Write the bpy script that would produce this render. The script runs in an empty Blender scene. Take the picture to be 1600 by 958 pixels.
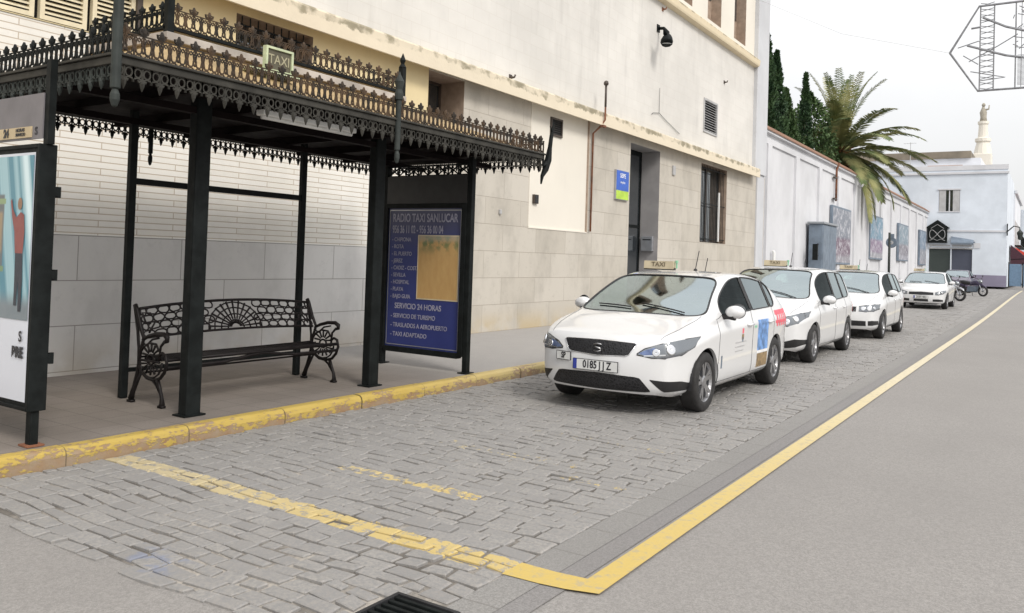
import bpy, bmesh, math, random
from mathutils import Vector, Matrix
from mathutils.bvhtree import BVHTree
random.seed(7)
PI=math.pi
sc=bpy.context.scene
COL=sc.collection
def R(d): return math.radians(d)
def gz(x):
    if x<=24: return 0.0
    t=min(1,(x-24)/46.); return .22*t*t*(3-2*t)
KERB=.13
# ------------------------------------------------------------------ materials
class NB:
    def __init__(s,name):
        m=bpy.data.materials.new(name); m.use_nodes=True; s.m=m; s.t=m.node_tree
        s.t.nodes.clear()
        s.out=s.t.nodes.new('ShaderNodeOutputMaterial'); s.b=s.t.nodes.new('ShaderNodeBsdfPrincipled')
        s.t.links.new(s.b.outputs[0],s.out.inputs[0]); s._p=None
    def set(s,inp,v):
        if isinstance(v,bpy.types.NodeSocket): s.t.links.new(v,inp)
        else:
            if isinstance(v,(tuple,list)) and len(v)==3 and inp.type=='RGBA': v=(*v,1)
            inp.default_value=v
    def node(s,t,**k):
        n=s.t.nodes.new(t)
        for a,b in k.items(): setattr(n,a,b)
        return n
    def math(s,op,a,b=0.0,c=None):
        n=s.node('ShaderNodeMath',operation=op); s.set(n.inputs[0],a); s.set(n.inputs[1],b)
        if c is not None: s.set(n.inputs[2],c)
        return n.outputs[0]
    def mix(s,f,a,b,mode='MIX'):
        n=s.node('ShaderNodeMix',data_type='RGBA',blend_type=mode); s.set(n.inputs[0],f); s.set(n.inputs[6],a); s.set(n.inputs[7],b); return n.outputs[2]
    def pos(s):
        if s._p is None:
            g=s.node('ShaderNodeNewGeometry'); x=s.node('ShaderNodeSeparateXYZ'); s.t.links.new(g.outputs['Position'],x.inputs[0])
            s._p=(g.outputs['Position'],x.outputs[0],x.outputs[1],x.outputs[2])
        return s._p
    def obj(s):
        c=s.node('ShaderNodeTexCoord'); return c.outputs['Object']
    def comb(s,x,y,z):
        n=s.node('ShaderNodeCombineXYZ'); s.set(n.inputs[0],x);s.set(n.inputs[1],y);s.set(n.inputs[2],z); return n.outputs[0]
    def noise(s,scale,vec=None,detail=4,rough=.55):
        n=s.node('ShaderNodeTexNoise'); n.inputs['Scale'].default_value=scale; n.inputs['Detail'].default_value=detail; n.inputs['Roughness'].default_value=rough
        s.set(n.inputs['Vector'],vec if vec is not None else s.pos()[0]); return n.outputs['Fac']
    def voro(s,scale,vec=None,feature='F1'):
        n=s.node('ShaderNodeTexVoronoi',feature=feature); n.inputs['Scale'].default_value=scale
        s.set(n.inputs['Vector'],vec if vec is not None else s.pos()[0]); return n
    def ramp(s,f,a,b,lo=0.,hi=1.):
        n=s.node('ShaderNodeMapRange'); n.interpolation_type='SMOOTHSTEP'; s.set(n.inputs[0],f); n.inputs[1].default_value=a; n.inputs[2].default_value=b; n.inputs[3].default_value=lo; n.inputs[4].default_value=hi; return n.outputs[0]
    def rect(s,x0,x1,y0,y1,e=.012,wob=0.0,u=None,v=None):
        _,x,y,_z=s.pos()
        if u is not None: x,y=u,v
        if wob:
            x=s.math('ADD',x,s.math('MULTIPLY',s.math('SUBTRACT',s.noise(9,detail=3),.5),wob)); y=s.math('ADD',y,s.math('MULTIPLY',s.math('SUBTRACT',s.noise(7,detail=3),.5),wob))
        f=s.ramp(x,x0-e,x0+e)
        f=s.math('MULTIPLY',f,s.ramp(x,x1-e,x1+e,1,0)); f=s.math('MULTIPLY',f,s.ramp(y,y0-e,y0+e)); return s.math('MULTIPLY',f,s.ramp(y,y1-e,y1+e,1,0))
    def bump(s,h,strength=.3,dist=.01):
        n=s.node('ShaderNodeBump'); n.inputs['Strength'].default_value=strength; n.inputs['Distance'].default_value=dist; s.set(n.inputs['Height'],h)
        s.t.links.new(n.outputs[0],s.b.inputs['Normal'])
    def fin(s,col,rough=.8,metal=0,spec=.5,coat=0):
        s.set(s.b.inputs['Base Color'],col); s.set(s.b.inputs['Roughness'],rough); s.set(s.b.inputs['Metallic'],metal); s.b.inputs['Specular IOR Level'].default_value=spec
        if coat: s.b.inputs['Coat Weight'].default_value=coat; s.b.inputs['Coat Roughness'].default_value=.05
        return s.m
def mul(c,k): return tuple(min(1,v*k) for v in c)
def plain(name,c,rough=.6,metal=0,var=.12,scale=6,spec=.5,coat=0,bump=0,bs=60):
    n=NB(name); f=n.noise(scale,n.obj(),5)
    col=n.mix(n.ramp(f,.3,.7),mul(c,1-var),mul(c,1+var))
    if bump: n.bump(n.noise(bs,n.obj(),3),bump,.004)
    rr=n.ramp(n.noise(scale*3,n.obj()),.2,.8,max(0,rough-.06),min(1,rough+.06)) if not coat else rough
    return n.fin(col,rr,metal,spec,coat)
M={}
Y1=(.60,.43,.07); 
def mk_asphalt(name,c,var=.10):
    n=NB(name); p,x,y,z=n.pos()
    big=n.noise(.35,detail=6,rough=.65); mid=n.noise(3,detail=4); fine=n.noise(85,detail=3,rough=.7); v=n.voro(140).outputs['Distance']
    sc2=n.comb(n.math('MULTIPLY',x,.12),y,0); tr=n.noise(1.6,sc2,4)
    col=n.mix(n.ramp(big,.3,.7),mul(c,1-var),mul(c,1+var))
    col=n.mix(n.math('MULTIPLY',n.ramp(tr,.5,.7),.25),col,mul(c,.8))
    col=n.mix(n.math('MULTIPLY',n.ramp(n.math('ADD',n.math('MULTIPLY',fine,.6),n.math('MULTIPLY',n.noise(38,detail=3,rough=.7),.4)),.38,.62),.5),mul(c,.62) ,col)
    col=n.mix(n.math('MULTIPLY',n.ramp(v,.12,.3,1,0),.35),col,mul(c,1.5))
    cr=n.voro(.45,n.comb(n.math('ADD',x,n.math('MULTIPLY',mid,.7)),n.math('ADD',y,n.math('MULTIPLY',mid,.9)),0),'DISTANCE_TO_EDGE').outputs['Distance']
    n.bump(n.math('ADD',fine,n.math('MULTIPLY',v,.6)),.55,.004)
    return n,col,cr
n,col,cr=mk_asphalt('asphalt',(.36,.343,.325),.14)
crm=n.math('MULTIPLY',n.ramp(cr,.004,.012,1,0),n.ramp(n.noise(.25,detail=2),.50,.58)); col=n.mix(n.math('MULTIPLY',crm,.12),col,(.2,.19,.18))
_,x_,y_,z_=n.pos(); tr2=n.math('ADD',n.ramp(n.math('ABSOLUTE',n.math('SUBTRACT',y_,.75)),.0,.45,1,0),n.ramp(n.math('ABSOLUTE',n.math('ADD',y_,.9)),.0,.45,1,0)); col=n.mix(n.math('MULTIPLY',n.math('MULTIPLY',tr2,n.ramp(n.noise(.8,detail=4),.3,.7)),.16),col,(.22,.21,.20))
col=n.mix(n.math('MULTIPLY',n.ramp(n.noise(6,detail=6,rough=.7),.5,.75),.22),col,(.24,.23,.22))
# oil stains
col=n.mix(n.math('MULTIPLY',n.ramp(n.noise(1.1,detail=3),.66,.8),.10),col,(.16,.15,.145))
M['asphalt']=n.fin(col,.85,spec=.3)
n,col,cr=mk_asphalt('asphalt strip',(.30,.288,.28)); M['strip']=n.fin(col,.8,spec=.3)
n,col,cr=mk_asphalt('concrete gutter',(.33,.32,.305),.15); 
_,x,y,z=n.pos()
j=n.math('ABSOLUTE',n.math('SUBTRACT',n.math('FRACT',n.math('DIVIDE',n.math('ADD',x,n.math('MULTIPLY',n.noise(3),.05)),.42)),.5))
col=n.mix(n.ramp(j,.005,.02,.45,0),col,(.12,.11,.10)); M['gutter']=n.fin(col,.85,spec=.3)
# yellow paint on asphalt: solid close by, bleached towards the far end
n=NB('road paint'); p,x,y,z=n.pos()
w=n.noise(14,detail=6,rough=.75); w2=n.noise(60,detail=3)
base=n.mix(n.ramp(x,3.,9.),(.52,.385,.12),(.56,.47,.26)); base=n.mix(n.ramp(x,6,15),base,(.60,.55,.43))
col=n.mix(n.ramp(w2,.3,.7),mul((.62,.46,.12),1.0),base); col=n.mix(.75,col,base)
col=n.mix(n.ramp(w,.50,.66,0,.6),col,(.34,.31,.25))
n.bump(w2,.4,.003); M['paint']=n.fin(col,.7,spec=.3)
# setts
n=NB('setts'); p,x,y,z=n.pos()
at=n.node('ShaderNodeAttribute',attribute_name='tone'); tone=at.outputs['Fac']
st=n.mix(tone,(.31,.283,.255),(.50,.46,.405))
st=n.mix(n.math('MULTIPLY',n.ramp(n.noise(.8,detail=3),.45,.65),.5),st,(.40,.37,.33))
st=n.mix(n.math('MULTIPLY',n.ramp(n.noise(45,detail=4,rough=.7),.35,.7),.4),(.24,.235,.23),st)
def stripes(rects):
    f=None
    for a in rects:
        r=n.math('MULTIPLY',n.rect(*a[:4],wob=.05),a[4]); f=r if f is None else n.math('MAXIMUM',f,r)
    return f
f=stripes([(3.46,3.66,2.05,5.83,.97),(4.37,4.50,3.1,4.36,.74),(5.2,5.32,2.4,3.0,.40),(5.5,5.66,3.0,4.3,.40),(6.4,6.55,2.6,4.0,.3)])
wear=n.noise(11,detail=7,rough=.75)
thr=n.math('SUBTRACT',n.math('MULTIPLY',f,1.25),n.math('MULTIPLY',n.ramp(wear,.35,.61),1.0))
pm=n.ramp(thr,.15,.5,0,.9)
col=n.mix(pm,st,n.mix(n.ramp(y,3.0,5.2),(.55,.42,.16),(.50,.42,.25)))
bl=n.math('MULTIPLY',n.rect(2.42,2.62,3.55,3.95,e=.08,wob=.3),n.ramp(n.noise(10,detail=5),.45,.6)); col=n.mix(n.math('MULTIPLY',bl,.45),col,(.16,.20,.32))
n.bump(n.noise(70,detail=5,rough=.7),.6,.006); M['setts']=n.fin(col,.75,spec=.35)
n=NB('joint mortar'); 
col=n.mix(n.ramp(n.noise(1.3,detail=4),.42,.62),(.12,.108,.095),(.38,.35,.31)); col=n.mix(n.math('MULTIPLY',n.ramp(n.noise(30,detail=4),.4,.7),.5),col,(.10,.095,.09)); n.bump(n.noise(60),.5,.006)
n2=None; M['mortar']=n.fin(col,.95,spec=.2)
# pavement tiles
n=NB('pavement'); p,x,y,z=n.pos()
b=n.node('ShaderNodeTexBrick',offset=0.0); b.inputs['Scale'].default_value=1; b.inputs['Brick Width'].default_value=.30; b.inputs['Row Height'].default_value=.30; b.inputs['Mortar Size'].default_value=.004
b.inputs['Color1'].default_value=(.235,.205,.182,1); b.inputs['Color2'].default_value=(.26,.23,.205,1); b.inputs['Mortar'].default_value=(.14,.125,.11,1); n.set(b.inputs['Vector'],n.comb(x,y,0))
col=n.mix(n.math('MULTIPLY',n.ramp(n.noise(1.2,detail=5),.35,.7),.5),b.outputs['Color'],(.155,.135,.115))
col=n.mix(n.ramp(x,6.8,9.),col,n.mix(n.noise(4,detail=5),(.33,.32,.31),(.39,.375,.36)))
col=n.mix(n.math('MULTIPLY',n.ramp(n.noise(80,detail=2),.35,.7),.3),col,(.12,.11,.1))
n.bump(n.noise(60),.3,.004); M['pave']=n.fin(col,.8,spec=.3)
# kerb
n=NB('kerb'); p,x,y,z=n.pos()
w=n.noise(12,n.comb(x,n.math('MULTIPLY',y,1.6),n.math('MULTIPLY',z,2.2)),8,.7); w3=n.noise(2.2,detail=3)
yl=n.mix(n.noise(5,detail=5),(.42,.29,.05),(.52,.39,.12))
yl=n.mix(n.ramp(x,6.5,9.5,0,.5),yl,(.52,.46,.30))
wf=n.ramp(n.math('ADD',n.math('ADD',w,n.math('MULTIPLY',n.math('SUBTRACT',w3,.5),.5)),n.ramp(z,.0,.13,.12,-.02)),.53,.60)
und=n.mix(n.noise(9,detail=3),(.26,.12,.05),(.30,.27,.24))
col=n.mix(n.math('MULTIPLY',wf,.85),yl,und)
j=n.math('ABSOLUTE',n.math('SUBTRACT',n.math('FRACT',n.math('DIVIDE',n.math('ADD',x,.3),1.0)),.5)); col=n.mix(n.ramp(j,.003,.008,.75,0),col,(.10,.08,.05))
n.bump(n.math('SUBTRACT',n.noise(35,detail=5),wf),.5,.006); M['kerb']=n.fin(col,.7,spec=.35)
# wall materials
def wallbrick(name,bw,rh,ms,c1,c2,cm,off=(0,0),dirt=.3,bs=.5,zstain=None,blend=0.0):
    n=NB(name); p,x,y,z=n.pos()
    b=n.node('ShaderNodeTexBrick'); b.inputs['Scale'].default_value=1
    b.inputs['Brick Width'].default_value=bw; b.inputs['Row Height'].default_value=rh; b.inputs['Mortar Size'].default_value=ms; b.inputs['Mortar Smooth'].default_value=.1
    b.inputs['Color1'].default_value=(*c1,1); b.inputs['Color2'].default_value=(*c2,1); b.inputs['Mortar'].default_value=(*cm,1)
    n.set(b.inputs['Vector'],n.comb(n.math('ADD',x,off[0]),n.math('ADD',z,off[1]),0))
    col=b.outputs['Color']
    d=n.noise(1.1,n.comb(x,y,n.math('MULTIPLY',z,.6)),6,.65)
    col=n.mix(n.math('MULTIPLY',n.ramp(d,.42,.72),dirt),col,mul(c1,.62))
    sp=n.noise(9,detail=5,rough=.7); col=n.mix(n.math('MULTIPLY',n.ramp(sp,.55,.75),dirt*.8),col,mul(c1,.7))
    if zstain:
        st=n.math('MULTIPLY',n.ramp(z,zstain[0],zstain[1],1,0),n.ramp(n.noise(1.8,detail=5),.3,.6)); col=n.mix(n.math('MULTIPLY',st,zstain[3]),col,zstain[2])
    h=n.math('ADD',n.math('MULTIPLY',b.outputs['Fac'],-1.),n.math('MULTIPLY',n.noise(50,detail=4),.25))
    n.bump(h,bs,.008); return n.fin(col,.85,spec=.25)
M['basepanel']=wallbrick('grey stone panels',1.3,.50,.005,(.66,.65,.63),(.71,.70,.68),(.30,.28,.26),(0.2,.33),.4,.5,(.1,.7,(.42,.35,.25),.5))
M['whitebrick']=wallbrick('long white brick',.95,.074,.0055,(.80,.775,.71),(.84,.82,.77),(.52,.44,.35),(0,0),.22,.5)
M['stone']=wallbrick('stone blocks',1.25,.52,.005,(.49,.455,.395),(.55,.515,.455),(.36,.32,.27),(.3,-.13),.5,.5,(.1,.62,(.48,.38,.22),.75))
def plaster(name,c,streak=.25,bsc=25,vs=.10):
    n=NB(name); p,x,y,z=n.pos()
    a=n.noise(.5,detail=6,rough=.6); s=n.noise(1.4,n.comb(n.math('MULTIPLY',x,2.2),y,n.math('MULTIPLY',z,.35)),6,.65)
    col=n.mix(n.ramp(a,.3,.7),mul(c,1-vs),mul(c,1+vs*.6)); col=n.mix(n.math('MULTIPLY',n.ramp(s,.52,.78),streak),col,mul(c,.6))
    n.bump(n.noise(bsc,detail=5),.25,.006); return n,col,s
n,col,s=plaster('upper wall render',(.68,.66,.62),.3)
_,x,y,z=n.pos()
b=n.node('ShaderNodeTexBrick'); b.inputs['Scale'].default_value=1; b.inputs['Brick Width'].default_value=.5; b.inputs['Row Height'].default_value=.25; b.inputs['Mortar Size'].default_value=.006; b.inputs['Color1'].default_value=(1,1,1,1); b.inputs['Color2'].default_value=(.95,.95,.95,1); b.inputs['Mortar'].default_value=(.9,.88,.86,1)
n.set(b.inputs['Vector'],n.comb(x,z,0)); col=n.mix(.7,col,n.mix(1.0,col,b.outputs['Color'],'MULTIPLY')); M['upper']=n.fin(col,.85,spec=.25)
n,col,s=plaster('cream render',(.74,.62,.38),.12); M['cream']=n.fin(col,.85,spec=.25)
n,col,s=plaster('pale render',(.74,.70,.62),.08,vs=.04); M['pale']=n.fin(col,.85,spec=.25)
n,col,s=plaster('white render',(.62,.625,.645),.14); M['white']=n.fin(col,.85,spec=.25)
n,col,s=plaster('bluish white render',(.66,.71,.77),.12); M['bluewhite']=n.fin(col,.85,spec=.25)
n,col,s=plaster('far white render',(.72,.74,.78),.1); M['farwhite']=n.fin(col,.85,spec=.25)
n,col,s=plaster('plum dado',(.26,.24,.32),.1); M['dado']=n.fin(col,.85,spec=.25)
# ledge with dark drips along its upper edge
def ledge(name,c,ztop,dep):
    n=NB(name); p,x,y,z=n.pos()
    s=n.noise(2.3,n.comb(n.math('MULTIPLY',x,1.3),0,n.math('MULTIPLY',z,.8)),7,.75); s2=n.noise(.6,n.comb(x,0,0),3)
    edge=n.math('MULTIPLY',n.math('MULTIPLY',n.math('SUBTRACT',n.math('ADD',s,n.math('MULTIPLY',s2,.9)),.62),dep*2),1.2)
    d=n.math('SUBTRACT',ztop,z)
    f=n.ramp(n.math('SUBTRACT',edge,d),-.015,.02)
    col=n.mix(n.noise(3,detail=5),mul(c,.9),mul(c,1.05)); g=n.mix(n.noise(7,detail=4),(.06,.055,.035),(.26,.23,.14)); col=n.mix(n.math('MULTIPLY',f,n.ramp(n.noise(3.5,detail=5),.40,.62,.05,.75)),col,g)
    n.bump(n.noise(20,detail=5),.4,.01); return n.fin(col,.85,spec=.25)
M['ledge']=ledge('ledge render',(.72,.64,.50),5.03,.16); M['ledge2']=ledge('upper ledge render',(.74,.64,.46),8.95,.05)
M['soffit']=plain('soffit',(.45,.36,.30),.85,var=.15)
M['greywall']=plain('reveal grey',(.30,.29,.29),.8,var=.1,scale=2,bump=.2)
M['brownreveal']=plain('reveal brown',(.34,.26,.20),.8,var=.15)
M['iron']=plain('green black iron',(.010,.012,.012),.55,.0,.3,9,spec=.12,bump=.1)
M['iron2']=plain('grey green painted iron',(.034,.040,.037),.6,0,.25,7,spec=.25,bump=.2)
M['rustiron']=None
n=NB('rusty cast iron'); f=n.noise(5,detail=6,rough=.7); col=n.mix(n.ramp(f,.40,.62),(.022,.018,.014),(.085,.052,.028)); n.bump(n.noise(40),.4,.004); M['rustiron']=n.fin(col,.7,spec=.35)
M['benchiron']=plain('bench iron',(.010,.008,.008),.5,0,.3,12,bump=.15,spec=.2)
M['roofunder']=plain('roof boards',(.009,.006,.006),.8,0,.3,4,spec=.1)
M['roofsheet']=plain('roof sheet',(.36,.26,.13),.7,0,.3,2,bump=.3)
M['moulding']=plain('moulding',(.42,.38,.34),.7,0,.25,3)
M['dark']=plain('dark',(.02,.02,.022),.5,0,.2)
M['black']=plain('black plastic',(.014,.014,.015),.45,0,.2,8)
M['rubber']=plain('rubber',(.022,.021,.021),.75,0,.25,20,bump=.2)
M['alloy']=plain('alloy',(.36,.36,.37),.32,.85,.08)
M['steel']=plain('steel',(.45,.46,.48),.35,.7,.1)
M['greymetal']=plain('grey metal',(.16,.20,.25),.5,0,.15,3)
M['whitepl']=plain('white plastic',(.74,.74,.72),.4,0,.05)
M['green']=plain('pale green enamel',(.50,.55,.36),.5,0,.15)
M['cream2']=plain('shutter cream',(.74,.66,.47),.6,0,.12,5)
M['bronze']=plain('brown frame',(.06,.045,.035),.5,0,.25)
M['rust']=plain('rusty pipe',(.20,.08,.04),.7,0,.35,5,bump=.3)
M['pipegrey']=plain('grey pipe',(.42,.42,.42),.6,0,.1,2)
M['cable']=plain('cable',(.05,.05,.05),.6)
M['wirelight']=plain('painted wire',(.22,.225,.24),.5,0,.2)
def glassdark(name,c,r=.06,k=.35):
    n=NB(name); f=n.noise(2,n.obj(),2); n.fin(n.mix(f,mul(c,.9),mul(c,1.1)),r,0,spec=1.0); n.b.inputs['IOR'].default_value=1.52
    g=n.node('ShaderNodeBsdfGlossy'); g.inputs['Roughness'].default_value=.04; g.inputs['Color'].default_value=(.86,.93,.95,1)
    m=n.node('ShaderNodeMixShader'); m.inputs[0].default_value=k; n.t.links.new(n.b.outputs[0],m.inputs[1]); n.t.links.new(g.outputs[0],m.inputs[2]); n.t.links.new(m.outputs[0],n.out.inputs[0]); return n.m
M['glassdark']=glassdark('window glass',(.03,.035,.04),k=.12)
def carglass(name,k,tint,fm=1.2):
    n=NB(name); n.t.nodes.remove(n.b)
    tr=n.node('ShaderNodeBsdfTransparent'); tr.inputs[0].default_value=(*tint,1)
    g=n.node('ShaderNodeBsdfGlossy'); g.inputs['Roughness'].default_value=.055; g.inputs['Color'].default_value=(.84,.95,.97,1)
    lw=n.node('ShaderNodeFresnel'); lw.inputs[0].default_value=1.6
    fac=n.math('ADD',n.math('MULTIPLY',lw.outputs[0],fm),n.math('ADD',k,n.math('MULTIPLY',n.noise(3,n.obj(),2),.05)))
    n2=n.node('ShaderNodeClamp'); n.set(n2.inputs[0],fac)
    m=n.node('ShaderNodeMixShader'); n.t.links.new(n2.outputs[0],m.inputs[0]); n.t.links.new(tr.outputs[0],m.inputs[1]); n.t.links.new(g.outputs[0],m.inputs[2]); n.t.links.new(m.outputs[0],n.out.inputs[0]); return n.m
M['windscreen']=carglass('windscreen glass',.27,(.50,.68,.60)); M['sideglass']=carglass('side glass',.10,(.45,.55,.52)); M['doorglass']=carglass('front door glass',-.05,(.25,.3,.3),.35)
M['carpaint']=plain('white car paint',(.70,.705,.71),.25,0,.004,.6,spec=.6,coat=1.0)
M['plumpaint']=plain('plum car paint',(.07,.05,.09),.3,0,.1,1,coat=.5)
M['seat']=plain('seat cloth',(.05,.052,.055),.9,0,.2)
M['liner']=plain('headliner',(.35,.35,.34),.9,0,.05)
M['plate']=plain('plate white',(.70,.71,.70),.4,0,.04)
M['plateblue']=plain('plate blue',(.03,.05,.30),.4)
M['ink']=plain('ink',(.02,.02,.025),.5)
M['lamp']=glassdark('headlamp lens',(.06,.065,.08),.08,.17)
M['lampin']=plain('lamp chrome',(.75,.76,.78),.18,.95,.03)
M['lampblue']=plain('lamp painted blue reflection',(.16,.21,.36),.2,.6,.3,30)  # blue reflection in the headlamp, put into the colour
M['red']=plain('red lens',(.35,.01,.01),.2)
M['bluedecal']=plain('blue decal',(.13,.27,.55),.4,0,.5,9)
M['browndecal']=plain('brown decal',(.25,.17,.08),.4,0,.35,18)
M['pinkdecal']=plain('red decal',(.72,.10,.14),.4,0,.15,10)
M['palewhite']=plain('decal white',(.8,.8,.8),.4)
M['greendecal']=plain('green decal',(.25,.50,.33),.4)
M['grille']=None
n=NB('grille mesh'); o=n.obj(); v=n.voro(34,o,'DISTANCE_TO_EDGE'); col=n.mix(n.ramp(v.outputs['Distance'],.05,.16),(.022,.022,.025),(.004,.004,.005)); n.bump(v.outputs['Distance'],.6,.01); M['grille']=n.fin(col,.4)
# ------------------------------------------------------------------ mesh helpers
class MB:
    def __init__(s): s.v=[];s.f=[];s.mi=[];s.mats=[]
    def m(s,mat):
        if mat not in s.mats: s.mats.append(mat)
        return s.mats.index(mat)
    def quad(s,a,b,c,d,mat=None):
        i=len(s.v); s.v+= [tuple(a),tuple(b),tuple(c),tuple(d)]; s.f.append((i,i+1,i+2,i+3)); s.mi.append(s.m(mat) if mat else 0)
    def poly(s,pts,mat=None):
        i=len(s.v); s.v+=[tuple(p) for p in pts]; s.f.append(tuple(range(i,i+len(pts)))); s.mi.append(s.m(mat) if mat else 0)
    def box(s,x0,x1,y0,y1,z0,z1,mat=None):
        i=len(s.v); k=s.m(mat) if mat else 0
        s.v+=[(x0,y0,z0),(x1,y0,z0),(x1,y1,z0),(x0,y1,z0),(x0,y0,z1),(x1,y0,z1),(x1,y1,z1),(x0,y1,z1)]
        for f in ((0,3,2,1),(4,5,6,7),(0,1,5,4),(1,2,6,5),(2,3,7,6),(3,0,4,7)): s.f.append(tuple(i+a for a in f)); s.mi.append(k)
    def tube(s,pts,r,n=6,mat=None,cap=True,closed=False):
        pts=[Vector(p) for p in pts]; k=s.m(mat) if mat else 0; N=len(pts); i0=len(s.v)
        rr=r if isinstance(r,(list,tuple)) else [r]*N
        up=None
        for i,p in enumerate(pts):
            if closed: t=pts[(i+1)%N]-pts[i-1]
            else: t=(pts[min(i+1,N-1)]-pts[max(i-1,0)])
            if t.length<1e-9: t=Vector((0,0,1))
            t.normalize()
            if up is None:
                a=Vector((0,0,1)) if abs(t.z)<.9 else Vector((1,0,0)); up=(a-t*a.dot(t)).normalized()
            else:
                up=up-t*up.dot(t)
                if up.length<1e-6: up=t.orthogonal()
                up.normalize()
            sd=t.cross(up)
            for j in range(n):
                a=2*PI*(j+.5)/n; s.v.append(tuple(p+(up*math.cos(a)+sd*math.sin(a))*rr[i]))
        for i in range(N if closed else N-1):
            b=(i+1)%N
            for j in range(n):
                s.f.append((i0+i*n+j,i0+i*n+(j+1)%n,i0+b*n+(j+1)%n,i0+b*n+j)); s.mi.append(k)
        if cap and not closed:
            s.f.append(tuple(i0+j for j in range(n))[::-1]); s.mi.append(k); s.f.append(tuple(i0+(N-1)*n+j for j in range(n))); s.mi.append(k)
    def lathe(s,c,prof,n=24,axis='Z',mat=None):
        # prof: (r,h) pairs
        k=s.m(mat) if mat else 0; i0=len(s.v); c=Vector(c)
        for r,h in prof:
            for j in range(n):
                a=2*PI*j/n; u,w=r*math.cos(a),r*math.sin(a)
                if axis=='Z': q=(u,w,h)
                elif axis=='Y': q=(u,h,w)
                else: q=(h,u,w)
                s.v.append(tuple(c+Vector(q)))
        for i in range(len(prof)-1):
            for j in range(n): s.f.append((i0+i*n+j,i0+i*n+(j+1)%n,i0+(i+1)*n+(j+1)%n,i0+(i+1)*n+j)); s.mi.append(k)
    def xf(s,mx,start=0):
        for i in range(start,len(s.v)): s.v[i]=tuple(mx@Vector(s.v[i]))
    def build(s,name,mat=None,parent=None,smooth=False,bevel=0,fixn=True):
        me=bpy.data.meshes.new(name); me.from_pydata(s.v,[],s.f)
        ms=s.mats if s.mats else [mat]
        if s.mats and mat is not None and mat not in ms: pass
        for m in ms: me.materials.append(m)
        if s.mats: me.polygons.foreach_set('material_index',s.mi)
        if fixn:
            bm=bmesh.new(); bm.from_mesh(me); bmesh.ops.recalc_face_normals(bm,faces=bm.faces)
            bm.to_mesh(me); bm.free()
        if smooth: me.polygons.foreach_set('use_smooth',[True]*len(me.polygons))
        me.update(); o=bpy.data.objects.new(name,me); COL.objects.link(o)
        if parent is not None: o.parent=parent
        if bevel:
            b=o.modifiers.new('b','BEVEL'); b.width=bevel; b.segments=2; b.limit_method='ANGLE'
        return o
def tag(o,label=None,cat=None,group=None,kind=None):
    if label: o['label']=label
    if cat: o['category']=cat
    if group: o['group']=group
    if kind: o['kind']=kind
    return o
def thing(name,label,cat,loc=(0,0,0),rz=0,group=None):
    o=bpy.data.objects.new(name,None); COL.objects.link(o); o.location=loc; o.rotation_euler=(0,0,rz); o.empty_display_size=.1
    return tag(o,label,cat,group)
def struct(o): o['kind']='structure'; return o
def copy_tree(o,parent=None):
    c=o.copy(); COL.objects.link(c); c.parent=parent
    for ch in [x for x in bpy.data.objects if x.parent==o]: copy_tree(ch,c)
    return c
def text_mesh(txt,size,mat,parent,mx,name='lettering',ext=.001,align='LEFT',sx=1.0,bold=0):
    cu=bpy.data.curves.new(name,'FONT'); cu.body=txt; cu.size=size; cu.extrude=ext; cu.align_x=align; cu.align_y='CENTER'; cu.offset=bold; cu.space_character=1
    o=bpy.data.objects.new(name,cu); COL.objects.link(o)
    dg=bpy.context.evaluated_depsgraph_get(); me=bpy.data.meshes.new_from_object(o.evaluated_get(dg)); bpy.data.objects.remove(o)
    me.name=name; me.transform(mx@Matrix.Diagonal((sx,1,1,1))); me.materials.clear(); me.materials.append(mat)
    r=bpy.data.objects.new(name,me); COL.objects.link(r); r.parent=parent; return r
def join_text(items,name,mat,parent):
    """items: (txt,size,matrix,align,sx,bold) -> one mesh"""
    bm=bmesh.new()
    for txt,size,mx,al,sx,bo in items:
        o=text_mesh(txt,size,mat,None,mx,ext=.001,align=al,sx=sx,bold=bo); bm.from_mesh(o.data); me=o.data; bpy.data.objects.remove(o); bpy.data.meshes.remove(me)
    me=bpy.data.meshes.new(name); bm.to_mesh(me); bm.free(); me.materials.append(mat); o=bpy.data.objects.new(name,me); COL.objects.link(o); o.parent=parent; return o
# matrices for text on planes: facing -X (reader looks +X; text runs toward -Y), facing -Y (reader looks +Y; text runs +X)
def face_negx(x,y,z): return Matrix(((0,0,-1,x),(-1,0,0,y),(0,1,0,z),(0,0,0,1)))
def face_negy(x,y,z): return Matrix(((1,0,0,x),(0,0,-1,y),(0,1,0,z),(0,0,0,1)))
# ------------------------------------------------------------------ camera, world, sun
cam=bpy.data.cameras.new('camera'); co=bpy.data.objects.new('camera',cam); COL.objects.link(co); sc.camera=co
f=Vector((0.83575181,0.5486339,0.02279802)); r=Vector((0.54786744,-0.83593417,0.03248583)); u=Vector((-0.03688048,0.0146598,0.99921215))
co.matrix_world=Matrix(((r.x,u.x,-f.x,0),(r.y,u.y,-f.y,0),(r.z,u.z,-f.z,1.59),(0,0,0,1)))
cam.sensor_width=36; cam.lens=1283.37/1600*36; cam.shift_y=-106.85/1600; cam.clip_start=.05; cam.clip_end=3000
w=bpy.data.worlds.new('World'); sc.world=w; w.use_nodes=True; nt=w.node_tree; bg=nt.nodes['Background']
sky=nt.nodes.new('ShaderNodeTexSky'); sky.sky_type='NISHITA'; sky.sun_disc=False; sky.sun_elevation=R(40); SUNAZ=-115
sky.sun_rotation=R(90-SUNAZ); sky.dust_density=3; sky.air_density=1
tc=nt.nodes.new('ShaderNodeTexCoord'); cn=nt.nodes.new('ShaderNodeTexNoise'); cn.inputs['Scale'].default_value=2.2; cn.inputs['Detail'].default_value=5; nt.links.new(tc.outputs['Generated'],cn.inputs['Vector'])
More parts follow.
